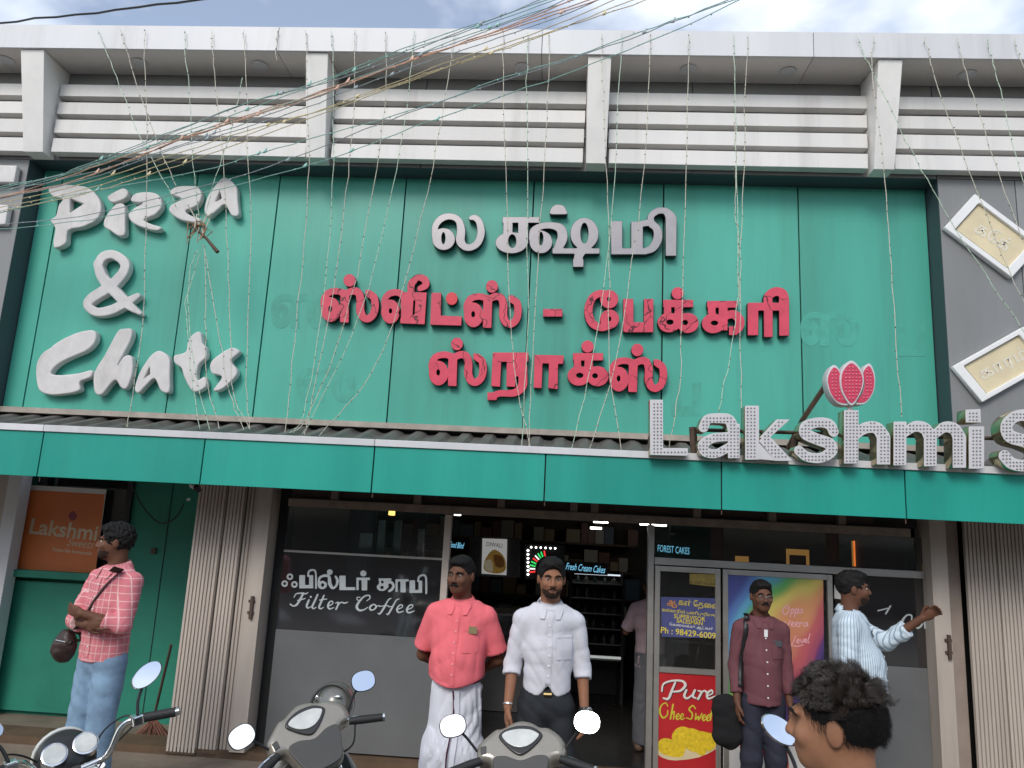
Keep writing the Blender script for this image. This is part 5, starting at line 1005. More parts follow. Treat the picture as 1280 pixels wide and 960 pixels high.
def collar(I, m, spread=.05, h_=.05):
    P, s, T = I['P'], I['s'], I['T']; S = I['shirt']; n = 20; v = []
    for k in range(n):
        a = math.radians(-62+k*(304/(n-1))); x, y = math.sin(a), -math.cos(a); a2 = math.cos(a)
        back = (1-math.cos(a))/2
        top = P(.064*x, .026+.063*y, 1.462+.034*back); low = P(.078*x, .024+.078*y, 1.440+.034*back); tip = P(.090*x, .022+.092*y, 1.425+.030*back)
        for q in (top-np.array([0, 0, .02]), top, low, tip): v.append(q)
    f = [(4*i+j, 4*i+4+j, 4*i+5+j, 4*i+1+j) for i in range(n-1) for j in range(3)]
    o = mk('collar', v, f, m, T, True, world=False)
    md = o.modifiers.new('t', 'SOLIDIFY'); md.thickness = .004*s
    for sx in (-1, 1):
        r = [[(sx*.030*s, 1.448*s), (sx*.070*s, 1.452*s)], [(sx*.022*s, 1.425*s), (sx*.074*s, 1.430*s)], [(sx*.034*s, 1.385*s), (sx*.056*s, 1.387*s)]]
        patch(S, 'collar_leaf', [[(a[0]+(b[0]-a[0])*t, a[1]+(b[1]-a[1])*t) for t in (0, .33, .66, 1)] for a, b in r], m, T, .010)
def placket(I, m, bm, z0=.84, z1=1.41, wd=.030, buttons=6, pocket=None):
    s, T, S = I['s'], I['T'], I['shirt']; n = 24
    patch(S, 'placket', [[((j-1)*wd/2*s, (z1+(z0-z1)*i/n)*s) for j in range(3)] for i in range(n+1)], m, T, .0035)
    for i in range(buttons):
        z = (z1-.05+(z0+.06-z1+.05)*i/max(1, buttons-1))*s; y = S.front(0, z)
        if y is not None: MB().lathe([(.0058, 0), (.0058, .002), (.004, .003)], (0, y-.004, z), (0, -1, 0), n=8).build('button', bm, T, world=False)
    if pocket:
        x0, x1, a, b = pocket; patch(S, 'pocket', [[((x0+(x1-x0)*j/5)*s, (b+(a-b)*i/6)*s) for j in range(6)] for i in range(7)], m, T, .004)
        patch(S, 'pocket_hem', [[((x0+(x1-x0)*j/5)*s, (b-.012*i)*s) for j in range(6)] for i in range(2)], m, T, .0065)
def trousers(I, m, legs=None, r=(.088, .074, .062), seed=4, top=.90, bw=1., amp=.003):
    P, s, T = I['P'], I['s'], I['T']; S = SD((-.36*s, -.34*s, .02), (.36*s, .34*s, 1.03*s), .010)
    S.ell(P(0, .012, .93), np.array([.145*bw, .105*bw, .14])*s, 0)
    for sx in (-1, 1):
        lg = (legs or {}).get(sx, [(sx*.075, .01, .88), (sx*.088, -.01, .49), (sx*.095, .03, .05)])
        S.cone(P(*lg[0]), P(*lg[1]), r[0]*s*bw, r[1]*s, .03); S.cone(P(*lg[1]), P(*lg[2]), r[1]*s, r[2]*s, .02, flat=True)
    S.folds(amp*s, .22, seed, [(.6, .2, .8), (-.8, .2, .5), (.9, .3, .2)]); S.folds(amp*.4*s, .09, seed+5, [(.5, .3, .9), (-.7, .2, .6)]); S.clip(lambda x, y, z: z-top*s+0*x)
    o = S.mesh('trousers', m, T); I['trousers'] = S; return o
def shoes(I, m, legs=None):
    P, s, T = I['P'], I['s'], I['T']
    for sx in (-1, 1):
        f = (legs or {}).get(sx, [0, 0, (sx*.105, .03, .05)])[2]; S = SD((P(*f)[0]-.09, P(*f)[1]-.24, 0), (P(*f)[0]+.12, P(*f)[1]+.12, .14), .008)
        a = P(f[0], f[1]+.03, .045); b = P(f[0]+sx*.02, f[1]-.15, .038); S.cone(a, b, .046*s, .042*s, 0, sq=(1, 1, 1.1)); S.cone(a, a+P(0, 0, .05), .042*s, .04*s, .02); S.clip(lambda x, y, z: .004-z+0*x); S.mesh('shoe', m, T)
def hang(sx, out=.02, fwd=0., elbow=0., z=0., curl=.5):
    return dict(s=(sx*.158, .02, 1.365), e=(sx*(.198+out), .03+elbow, 1.115), w=(sx*(.205+out*1.2), -.02+fwd, .865+z), f=(sx*.02, -.12, -1), p=(-sx, .15, 0), t=(-1 if sx > 0 else 1), curl=curl)
# thumb side: fingers down, palm towards the body -> thumb points forward
def place(px, py, Y): p = U(px, py, Y); return p
def stand(px, py_top, Y): p = U(px, py_top, Y); return (p[0], p[1], 0.0), p[2]
def plaid():
    m = cloth('pink_plaid_cloth', lin('#cf7a82'), .08); t = m.node_tree; b = t.nodes['Principled BSDF']; src = b.inputs['Base Color'].links[0].from_socket
    tc_ = N(t, 'ShaderNodeTexCoord'); sp = N(t, 'ShaderNodeSeparateXYZ'); t.links.new(tc_.outputs['Object'], sp.inputs[0]); f = None
    at_ = N(t, 'ShaderNodeMath', operation='ARCTAN2'); t.links.new(sp.outputs['X'], at_.inputs[0]); t.links.new(sp.outputs['Y'], at_.inputs[1])
    for ax, per in ((at_.outputs[0], .28), (sp.outputs['Z'], .047)):
        a = N(t, 'ShaderNodeMath', operation='DIVIDE'); a.inputs[1].default_value = per; t.links.new(ax, a.inputs[0])
        fr_ = N(t, 'ShaderNodeMath', operation='FRACT'); t.links.new(a.outputs[0], fr_.inputs[0]); c = N(t, 'ShaderNodeMath', operation='LESS_THAN'); c.inputs[1].default_value = .11; t.links.new(fr_.outputs[0], c.inputs[0])
        if f is None: f = c
        else: g = N(t, 'ShaderNodeMath', operation='MAXIMUM'); t.links.new(f.outputs[0], g.inputs[0]); t.links.new(c.outputs[0], g.inputs[1]); f = g
    k = N(t, 'ShaderNodeMath', operation='MULTIPLY'); k.inputs[1].default_value = .6; t.links.new(f.outputs[0], k.inputs[0])
    x = N(t, 'ShaderNodeMix', data_type='RGBA'); t.links.new(k.outputs[0], x.inputs[0]); t.links.new(src, x.inputs[6]); x.inputs[7].default_value = (*lin('#ead0cc'), 1); t.links.new(x.outputs[2], b.inputs['Base Color']); return m
def stripes():
    m = cloth('blue_stripe_cloth', lin('#cfdde6'), .05); t = m.node_tree; b = t.nodes['Principled BSDF']; src = b.inputs['Base Color'].links[0].from_socket
    tc_ = N(t, 'ShaderNodeTexCoord'); sp = N(t, 'ShaderNodeSeparateXYZ'); t.links.new(tc_.outputs['Object'], sp.inputs[0]); at_ = N(t, 'ShaderNodeMath', operation='ARCTAN2'); t.links.new(sp.outputs['X'], at_.inputs[0]); t.links.new(sp.outputs['Y'], at_.inputs[1]); mu_ = N(t, 'ShaderNodeMath', operation='MULTIPLY'); mu_.inputs[1].default_value = 68; t.links.new(at_.outputs[0], mu_.inputs[0]); wv = N(t, 'ShaderNodeMath', operation='SINE'); t.links.new(mu_.outputs[0], wv.inputs[0])
    r = N(t, 'ShaderNodeValToRGB'); r.color_ramp.elements[0].position = .55; r.color_ramp.elements[1].position = .75; t.links.new(wv.outputs[0], r.inputs[0])
    x = N(t, 'ShaderNodeMix', data_type='RGBA'); t.links.new(r.outputs[0], x.inputs[0]); t.links.new(src, x.inputs[6]); x.inputs[7].default_value = (*lin('#8fa3b3'), 1); t.links.new(x.outputs[2], b.inputs['Base Color']); return m
M_JEAN = mat('faded_denim', lin('#7f9ab3'), .9, var=.28, scale=7., bump=.3, bscale=300, spec=.15); M_DKTR = cloth('charcoal_cloth', (.028, .031, .036)); M_NAVY = cloth('navy_cloth', (.03, .032, .048)); M_BLKTR = cloth('black_cloth', (.012, .012, .013))
M_LEATH = mat('dark_brown_leather', (.035, .018, .015), .45, var=.2, scale=12, bump=.1); M_SHOE = mat('black_shoe', (.015, .014, .013), .4); M_SAND = mat('tan_sandal', (.12, .07, .045), .6)
M_METAL = mat('steel', (.5, .5, .5), .3, metal=1.)
# ---------------- man with folded arms and sling bag
loc, top = stand(152, 651, 4.9); h = top-.0
ar_ = {1: dict(s=(.158, .02, 1.365), e=(.205, -.05, 1.12), w=(.03, -.20, 1.185), f=(-1, -.05, .15), p=(0, 1, .2), t=1, curl=.3), -1: dict(s=(-.158, .02, 1.365), e=(-.21, -.06, 1.11), w=(.05, -.175, 1.12), f=(1, .25, .1), p=(0, 1, 0), t=-1, curl=.3)}
I = person('man in pink plaid shirt and blue jeans with folded arms and a sling bag', loc, math.radians(-22), h/1.012, SK_D, (math.radians(-42), .05, 0), ar_, hair=dict(amp=.004, wl=.03, seed=5), hair_r=1.07, beard=1)
ml = plaid(); shirt(I, ar_, ml, hemfn=lambda x, y: .885+.10*np.abs(x)+.0*y, flare=.008, forearm=.42, sleeve_r=(.062, .054), seed=3, amp=.003, cuff=True); collar(I, ml); placket(I, ml, M_WHITE, .92, 1.40, pocket=None); trousers(I, M_JEAN, r=(.094, .078, .07), amp=.0022, top=.95); shoes(I, M_SHOE)
S_ = I['shirt']; s_ = I['s']; T = I['T']
st_ = []
for k in range(22):
    t = k/21; x = (.125-.30*t)*s_; z = (1.455-.50*t)*s_; y = S_.front(x, z); y = -.12 if y is None else y; st_.append((x, min(y, -.02)-.004, z))
st_ = np.array(st_); w_ = np.array([.021, 0, .016]); v = [q for p in st_ for q in (p-w_, p+w_)]
o = mk('bag_strap', v, [(2*i, 2*i+1, 2*i+3, 2*i+2) for i in range(21)], M_LEATH, T, True, world=False); o.modifiers.new('t', 'SOLIDIFY').thickness = .004
bg_ = thing('sling_bag', 'dark brown rounded sling bag at the hip of the man in the plaid shirt', 'bag', loc, math.radians(-22))
S = SD((-.40, -.28, .86), (-.08, .06, 1.16), .007); S.ell((-.235, -.10, 1.00), (.085, .06, .105), 0); S.ell((-.25, -.12, .985), (.06, .05, .07), .02); S.wrinkle(.003, .06, 2); S.mesh('pouch', M_LEATH, bg_)
MB().tube([(-.16, -.155, 1.04), (-.24, -.165, 1.045), (-.31, -.12, 1.03)], .004, 6).build('zip', M_METAL, bg_, world=False)
# ---------------- man in coral shirt and white dhoti
loc, top = stand(580, 692, 4.6); h = top
ar_ = {1: dict(s=(.162, .025, 1.362), e=(.232, .08, 1.12), w=(.10, .21, 1.02), f=(-1, .1, -.3), p=(0, -1, 0), t=1, curl=.6), -1: dict(s=(-.162, .025, 1.362), e=(-.232, .08, 1.12), w=(-.10, .22, 1.02), f=(1, .1, -.3), p=(0, -1, 0), t=-1, curl=.6)}
I = person('man in coral short sleeved shirt and white dhoti with hands behind his back', loc, math.radians(-4), h/1.008, SK_D, (math.radians(-14), .06, 0), ar_, hair=dict(amp=.002, wl=.02, seed=8), hair_r=.985, build=1.05)
moustache(I, .03, .008); mc = cloth('coral_cloth', lin('#e57078'), .07)
shirt(I, ar_, mc, hemfn=lambda x, y: 1.035-.05*np.cos(np.clip(x*9, -1.6, 1.6))+.0*y, belly=.03, bw=1.10, slv=.80, sleeve_r=(.058, .072), flare=.002, seed=12, amp=.0024); collar(I, mc); placket(I, mc, mat('pink_button', lin('#f0a0a8'), .4), 1.0, 1.40, pocket=(.045, .135, 1.18, 1.31))
y = I['shirt'].front(.10*I['s'], 1.30*I['s']); box('pocket_card', .075, .125, y-.016, y-.010, 1.285*I['s'], 1.325*I['s'], mat('khaki_card', (.25, .2, .1), .5), I['T']).location = (0, 0, 0)
P, s_, T = I['P'], I['s'], I['T']; S = SD((-.3, -.3, .0), (.3, .3, 1.0), .009)
S.cone(P(0, .01, .95), P(0, .01, .60), .148*s_, .158*s_, 0, sq=(1, 1.25, 1)); S.cone(P(-.05, .01, .6), P(-.055, .0, .06), .13*s_, .125*s_, .08); S.cone(P(.05, .01, .6), P(.055, .0, .06), .13*s_, .125*s_, .08)
S.folds(.006, .11, 21, [(1, .3, .06), (.8, .6, .1)]); S.folds(.003, .05, 22, [(1, .3, .12), (.9, .4, -.1)]); S.clip(lambda x, y, z: z-1.04*s_+0*x); S.clip(lambda x, y, z: .05-z+0*x)
S.mesh('dhoti', cloth('white_dhoti_cloth', (.66, .67, .73), .03, bump=.15), T)
n = 30; patch(S, 'dhoti_fold', [[(.012+.010*math.sin(i*.25)+j*.03, (.97-.91*i/n)*s_) for j in range(2)] for i in range(n+1)], MATS['white_dhoti_cloth'], T, .012)
patch(S, 'dhoti_border', [[(.004+.010*math.sin(i*.25)+j*.009, (.97-.6*i/n)*s_) for j in range(2)] for i in range(n+1)], cloth('maroon_border', (.07, .02, .035)), T, .014)
shoes(I, M_SAND)
# ---------------- man in white shirt
loc, top = stand(690, 693, 4.5); h = top
ar_ = {1: dict(hang(1, .0, -.03), e=(.200, .03, 1.115), w=(.212, -.055, .90)), -1: dict(hang(-1, .0, -.05), e=(-.200, .03, 1.115), w=(-.216, -.075, .905))}
I = person('man in white rolled sleeve shirt and charcoal jeans facing the street', loc, math.radians(3), h/1.012, SK_M, (math.radians(3), .07, 0), ar_, hair=dict(amp=.0025, wl=.025, seed=15), hair_r=1.03, beard=1)
mw = cloth('white_shirt_cloth', (.62, .62, .67), .03)
shirt(I, ar_, mw, hemfn=lambda x, y: .965+.08*np.clip(np.abs(x)*6, 0, 1.3)**2*.6+.06*np.exp(-(x/.03)**2)*(y < 0), slv=1, forearm=.24, sleeve_r=(.052, .049), flare=.002, seed=31, amp=.0024, cuff=True, bw=.90); collar(I, mw); placket(I, mw, M_WHITE, 1.02, 1.40, pocket=(.04, .13, 1.17, 1.30)); trousers(I, M_DKTR, amp=.0035, top=1.02); shoes(I, M_SHOE)
moustache(I, .026, .005)
P, T, s_ = I['P'], I['T'], I['s']
for sx, nm, mm, rr_ in ((1, 'wristwatch', M_BLACK, .034), (-1, 'bracelet', M_METAL, .033)):
    a = ar_[sx]; e_, w_ = P(*a['e']), P(*a['w']); c0 = e_+(w_-e_)*.93; c1 = e_+(w_-e_)*(1.0 if sx > 0 else .96)
    t = MB().tube([c0, c1], rr_*s_, 14).build(nm, mm, T, True, world=False)
    if sx > 0: MB().lathe([(.02, 0), (.02, .008), (.016, .01)], (c0+c1)/2+np.array([.02, -.026, 0]), (.5, -1, 0), n=14).build('watch_face', M_METAL, t, world=False)
MB().tube([P(-.022, -.094, .985), P(.022, -.094, .985)], .012, 8).build('belt_buckle', mat('brass', (.45, .33, .15), .3, metal=1), T, world=False)
# ---------------- man in mauve shirt with glasses and shoulder bag
loc, top = stand(951, 723, 5.45); h = top
ar_ = {1: hang(1, -.015, -.01), -1: hang(-1, -.008, -.03)}
I = person('man in mauve shirt with glasses and moustache in front of the rainbow poster', loc, math.radians(2), h/1.008, SK_D, (0, .03, 0), ar_, hair=dict(amp=.002, wl=.02, seed=18), hair_r=.99)
moustache(I, .03, .008); mm_ = cloth('mauve_cloth', lin('#6d454b'), .08)
shirt(I, ar_, mm_, hem=.86, slv=1, forearm=.75, sleeve_r=(.053, .046), seed=41, amp=.0024, belly=.012, bw=.93); collar(I, mm_); placket(I, mm_, M_WHITE, .86, 1.37, pocket=(.045, .13, 1.18, 1.30)); trousers(I, M_NAVY, top=.93); shoes(I, M_SHOE)
Hd, T, s_, P = I['Hd'], I['T'], I['s'], I['P']
g = MB()
for sx in (-1, 1):
    c = Hd(sx*.032, -.108, .0); g.tube([c+np.array([.021*math.cos(a), 0, .015*math.sin(a)]) for a in np.linspace(0, 2*math.pi, 17)], .0018, 5, False); g.tube([Hd(sx*.053, -.106, .004), Hd(sx*.082, .01, .006)], .0018, 5)
g.tube([Hd(-.011, -.108, .003), Hd(.011, -.108, .003)], .0018, 5).build('glasses', M_METAL, T, world=False)
box('undershirt', -.012, .012, -.098, -.093, 1.33*s_, 1.38*s_, M_WHITE, T).location = (0, 0, 0)
y = I['shirt'].front(.09*s_, 1.29*s_); box('pocket_pens', .05*s_, .12*s_, y-.016, y-.008, 1.265*s_, 1.305*s_, mat('grey_phone', (.08, .09, .1), .3), T).location = (0, 0, 0)
st_ = [(-.115*s_, .0, 1.475*s_)]
for k in range(20):
    z = (1.45-.48*k/19)*s_; x = (-.12-.055*k/19)*s_; y = I['shirt'].front(x, z); st_.append((x, (-.05 if y is None else y)-.005, z))
v = [q for p in np.array(st_) for q in (p-np.array([.017, 0, 0]), p+np.array([.017, 0, 0]))]
o = mk('bag_strap', v, [(2*i, 2*i+1, 2*i+3, 2*i+2) for i in range(len(st_)-1)], M_BLACK, T, True, world=False); o.modifiers.new('t', 'SOLIDIFY').thickness = .004
bg_ = thing('shoulder_bag', 'black fabric shoulder bag hanging beside the man in the mauve shirt', 'bag', loc)
S = SD((-.44, -.24, .50), (-.10, .12, .96), .009); S.cone((-.25, -.03, .78), (-.24, -.03, .60), .085, .095, 0, sq=(.9, 2.0, 1)); S.wrinkle(.006, .09, 5); S.mesh('bag_body', cloth('black_bag_cloth', (.014, .014, .015)), bg_)
# ---------------- man in striped shirt reaching to the jamb
loc, top = stand(1064, 711, 5.35); h = top
ar_ = {1: dict(s=(.16, .02, 1.365), e=(.22, -.19, 1.25), w=(.15, -.42, 1.44), f=(-.1, -.8, .6), p=(-1, 0, -.3), t=-1, curl=.7), -1: hang(-1, .0, .02)}
I = person('man in pale blue striped shirt turned right and reaching for the shutter jamb', loc, math.radians(66), h/1.01, SK_D, (math.radians(12), .02, 0), ar_, hair=dict(amp=.003, wl=.025, seed=25), hair_r=1.03, beard=1, build=1.08)
ms_ = stripes(); shirt(I, ar_, ms_, hemfn=lambda x, y: .86+.05*np.abs(x)*4+0*y, bw=1.12, belly=.06, slv=1, forearm=.55, sleeve_r=(.064, .056), seed=51, flare=.012, cuff=True, amp=.003); collar(I, ms_); placket(I, ms_, M_WHITE, .90, 1.38); trousers(I, M_BLKTR, bw=1.05, top=.95); shoes(I, M_SHOE)
P, T, s_ = I['P'], I['T'], I['s']; y = I['shirt'].front(.02, 1.33*s_)
MB().tube([np.array([.05*math.cos(a)+.01, (I['shirt'].front(.01+.05*math.cos(a), 1.32*s_+.02*math.sin(a)) or y)-.01, 1.32*s_+.02*math.sin(a)]) for a in np.linspace(0, 6.283, 20)], .003, 5, False).build('hanging_spectacles', M_BLACK, T, world=False)
# ---------------- customer inside, seen from behind
p = U(806, 718, 6.9); ar_ = {1: dict(hang(1, .02, 0), e=(.25, -.02, 1.13), w=(.20, -.20, 1.15), f=(-.2, -1, .2)), -1: dict(hang(-1, .03, 0), e=(-.26, -.02, 1.13), w=(-.20, -.18, 1.1), f=(.2, -1, .2))}
I = person('customer in grey mauve shirt and grey lungi inside the doorway seen from behind', (p[0]+.06, p[1], .066), math.radians(176), p[2]-.066, SK_D, (0, .2, 0), ar_, hair=dict(amp=.002, wl=.02, seed=28))
mg = cloth('grey_mauve_cloth', lin('#9a858a'), .06); shirt(I, ar_, mg, hem=.80, slv=.9, sleeve_r=(.064, .066), seed=61, flare=.01); collar(I, mg)
P, s_, T = I['P'], I['s'], I['T']; S = SD((-.3, -.3, .0), (.3, .3, 1.0), .010); S.cone(P(0, .01, .95), P(0, .01, .1), .155*s_, .17*s_, 0, sq=(1, 1.2, 1)); S.folds(.005, .1, 23, [(1, .3, .06), (.8, .6, .1)]); S.clip(lambda x, y, z: z-.95*s_+0*x); S.clip(lambda x, y, z: .06-z+0*x); S.mesh('lungi', cloth('grey_lungi_cloth', (.10, .10, .11), .1), T); shoes(I, M_SAND)
# ---------------- young man in the foreground
loc, top = stand(1050, 842, 1.9); h = top+.12
ar_ = {1: hang(1), -1: hang(-1)}
FGL = (loc[0], loc[1], -.12)
I = person('young man with thick curly hair in the foreground looking left, seen from behind', FGL, math.radians(-118), h, SK_L, (math.radians(0), .06, 0), ar_, res=.0048, eye_y=-.060)
mf = cloth('white_tshirt_cloth', (.55, .55, .57), .05); shirt(I, ar_, mf, hem=.82, slv=.85, sleeve_r=(.064, .066), seed=71); collar(I, mf); trousers(I, M_DKTR); shoes(I, M_SHOE)
Hd, R, s_, T = I['Hd'], I['R'], I['s'], I['T']
S = SD(Hd(0, 0, 0)-.17, Hd(0, 0, 0)+.17, .0036)                    # cropped sides and back
S.ell(Hd(0, .024, .022), np.array([.0795, .0995, .097])*s_*.95, 0, R=R); S.ell(Hd(0, -.105, -.03), np.array([.09, .082, .10])*s_*.95, .01, '-', R=R)
for sx in (-1, 1): S.ell(Hd(sx*.085, -.06, -.05), np.array([.03, .05, .075])*s_*.95, .008, '-', R=R); S.ell(Hd(sx*.09, .014, -.03), np.array([.03, .026, .046])*s_*.95, .006, '-', R=R)
S.ell(Hd(0, .0, -.16), np.array([.12, .13, .085])*s_*.95, .01, '-', R=R); S.wrinkle(.0012, .009, 3, 9)
M_HR2 = mat('dark_brown_hair', (.045, .034, .028), .24, var=.35, scale=40., spec=.7)
hs = S.mesh('hair', M_HAIR, T)
def strands(n, fn, name, seed, mm):
    g = np.random.default_rng(seed); V = []; Fc = []
    for i in range(n):
        pts, r0 = fn(g)
        if pts is None: continue
        k = len(pts); d = np.gradient(pts, axis=0); d /= np.linalg.norm(d, axis=1)[:, None]+1e-9; a = np.cross(d, [0.3, .5, .81]); a /= np.linalg.norm(a, axis=1)[:, None]+1e-9; b = np.cross(d, a)
        base = len(V)
        for j in range(k):
            r = r0*(1-.75*j/(k-1))
            for q in range(3): V.append(pts[j]+r*(a[j]*math.cos(q*2.094)+b[j]*math.sin(q*2.094)))
        for j in range(k-1):
            for q in range(3): Fc.append((base+3*j+q, base+3*j+(q+1) % 3, base+3*j+3+(q+1) % 3, base+3*j+3+q))
    o = mk(name, V, Fc, mm, T, True, world=False); o['kind'] = 'stuff'; return o
def curl(g):
    th = g.uniform(0, 2*math.pi); ph = math.acos(g.uniform(.02, 1)); d = np.array([math.sin(ph)*math.cos(th), math.sin(ph)*math.sin(th), math.cos(ph)])
    e = np.array([.078, .098, .096])*1.0; root = d*e+np.array([0, .022, .024])
    if root[2] < .040+.015*(root[1] < -.02)+.012*max(0, root[1])/.1: return None, 0
    L = g.uniform(.026, .044)*(1.0 if root[1] < 0 else 1.0); n = 9; t = np.linspace(0, 1, n); nrm = d/e; nrm /= np.linalg.norm(nrm)
    cl = (np.round(root/.022)*.022); gs = np.random.default_rng(abs(hash((round(cl[0], 3), round(cl[1], 3), round(cl[2], 3)))) % (2**31))   # locks share a direction
    flow = np.array([gs.normal()*.5, -.30+gs.normal()*.6, gs.normal()*.35]); flow -= nrm*(flow@nrm); flow /= np.linalg.norm(flow)+1e-9; sdv = np.cross(nrm, flow)
    ph0 = gs.uniform(0, 6.28)+g.normal()*.16; rad = gs.uniform(.007, .012)+g.normal()*.0006; w_ = gs.uniform(5, 8)
    P_ = root+np.outer(t*L*.62, nrm)*(.75+.4*gs.random())+np.outer(t**1.4*L*.75, flow)+np.outer(rad*t*np.cos(ph0+w_*t), sdv)+np.outer(rad*t*np.sin(ph0+w_*t), flow*.6+nrm*.8)
    return np.array([Hd(*q) for q in P_]), .00055
def crop(g):
    th = g.uniform(0, 2*math.pi); z = g.uniform(-.6, .5); r = math.sqrt(1-z*z); d = np.array([r*math.cos(th), r*math.sin(th), z]); e = np.array([.0795, .0995, .097]); root = d*e+np.array([0, .024, .022])
    p0 = Hd(*root)
    if S.at(p0) > .004: return None, 0
    nrm = d/e; nrm /= np.linalg.norm(nrm); L = g.uniform(.006, .014); down = np.array([g.normal()*.2, .35, -1.]); t = np.linspace(0, 1, 4)
    return np.array([Hd(*(root+nrm*L*.5*q+down*L*q*q)) for q in t]), .00038
strands(15000, curl, 'curls', 5, M_HR2); strands(9000, crop, 'stubble', 6, M_HAIR)
# ================================================================ vehicles
M_MIRR = mat('mirror_glass', (.95, .96, .97), .02, metal=1., var=0, rvar=0, scale=3)
M_RUB = mat('black_rubber', (.016, .016, .017), .6, var=.2, scale=40, bump=.3, bscale=200); M_CHROME = mat('chrome', (.75, .75, .74), .12, metal=1., var=.05, rvar=.05)
M_SILG = mat('silver_grey_paint', lin('#918c82'), .3, metal=.35, var=.06, scale=10, coat=.6, stain=.1); M_DKG = mat('dark_grey_plastic', lin('#454442'), .45, var=.1, scale=12)
M_DIAL = mat('dial_glass', lin('#c8cbc6'), .08, var=.15, scale=14, spec=.8); M_BEZ = mat('bezel_black', (.03, .03, .03), .25)
def oriented(T, yaw, lean, pos, pitch=0):
    T.location = pos; T.rotation_mode = 'QUATERNION'; T.rotation_quaternion = (Matrix.Rotation(yaw, 4, 'Z') @ Matrix.Rotation(lean, 4, 'Y') @ Matrix.Rotation(pitch, 4, 'X')).to_quaternion()
def outline(name, pts, ext, bev, m, parent, org, tilt, smooth=True, closed=True, lift=0.):
    """closed outline (x, up) extruded, laid on a plane through org that leans back by tilt (0 = facing -Y)"""
    L = [crom(pts, 5, True)] if closed else [np.array(pts)]
    me = curve_solid(L, ext, bev, 3); me.transform(Matrix.Translation(org) @ Matrix.Rotation(-tilt, 4, 'X') @ Matrix.Translation((0, -lift, 0)))
    if smooth: smooth_by_angle(me, .9)
    me.name = name; return mko(name, me, m, parent, world=False)
def mirror(T, base, mid, c, n, rx, ry, roll=0., back=M_BLACK, stem=M_BLACK, shape=2.4):
    """stalk and head of a rear mirror; n = direction of the glass"""
    n = np.array(n, float); n /= np.linalg.norm(n); a = np.cross([0, 0, 1.], n); a /= np.linalg.norm(a); b = np.cross(n, a); ca, sa = math.cos(roll), math.sin(roll); a, b = a*ca+b*sa, b*ca-a*sa
    c = np.array(c, float); mo = MB(); K = 28; prof = [(1.0, .0), (1.06, -.004), (1.0, -.014), (.75, -.026), (.3, -.032)]
    ring = [(np.sign(math.cos(t))*abs(math.cos(t))**(2/shape), np.sign(math.sin(t))*abs(math.sin(t))**(2/shape)) for t in np.linspace(0, 2*math.pi, K, endpoint=False)]
    vs = [c+a*u_*rx*f+b*v_*ry*f+n*d for f, d in prof for u_, v_ in ring]; fs = [(i*K+j, (i+1)*K+j, (i+1)*K+(j+1) % K, i*K+(j+1) % K) for i in range(len(prof)-1) for j in range(K)]+[tuple((len(prof)-1)*K+j for j in range(K))]
    mt = mk('mirror', vs, [f[::-1] for f in fs], back, T, True, world=False)
    mk('mirror_glass', [c+a*u_*rx*.985+b*v_*ry*.985+n*.0005 for u_, v_ in ring], [tuple(range(K))], M_MIRR, mt, world=False)
    MB().tube(crom([base, mid, c-n*.02], 5), .006, 8).build('mirror_stalk', stem, mt, True, world=False)
def wheel(T, c, r, wdt, m_r=M_CHROME):
    tr = MB(); K = 28
    prof = [(r-.055, -wdt*.35), (r-.02, -wdt*.5), (r, -wdt*.25), (r, wdt*.25), (r-.02, wdt*.5), (r-.055, wdt*.35)]
    w_ = MB().lathe(prof, c, (1, 0, 0), K).build('wheel', M_RUB, T, True, world=False); MB().lathe([(.03, -wdt*.55), (r-.06, -wdt*.4), (r-.06, wdt*.4), (.03, wdt*.55)], c, (1, 0, 0), K).build('rim', m_r, w_, True, world=False)
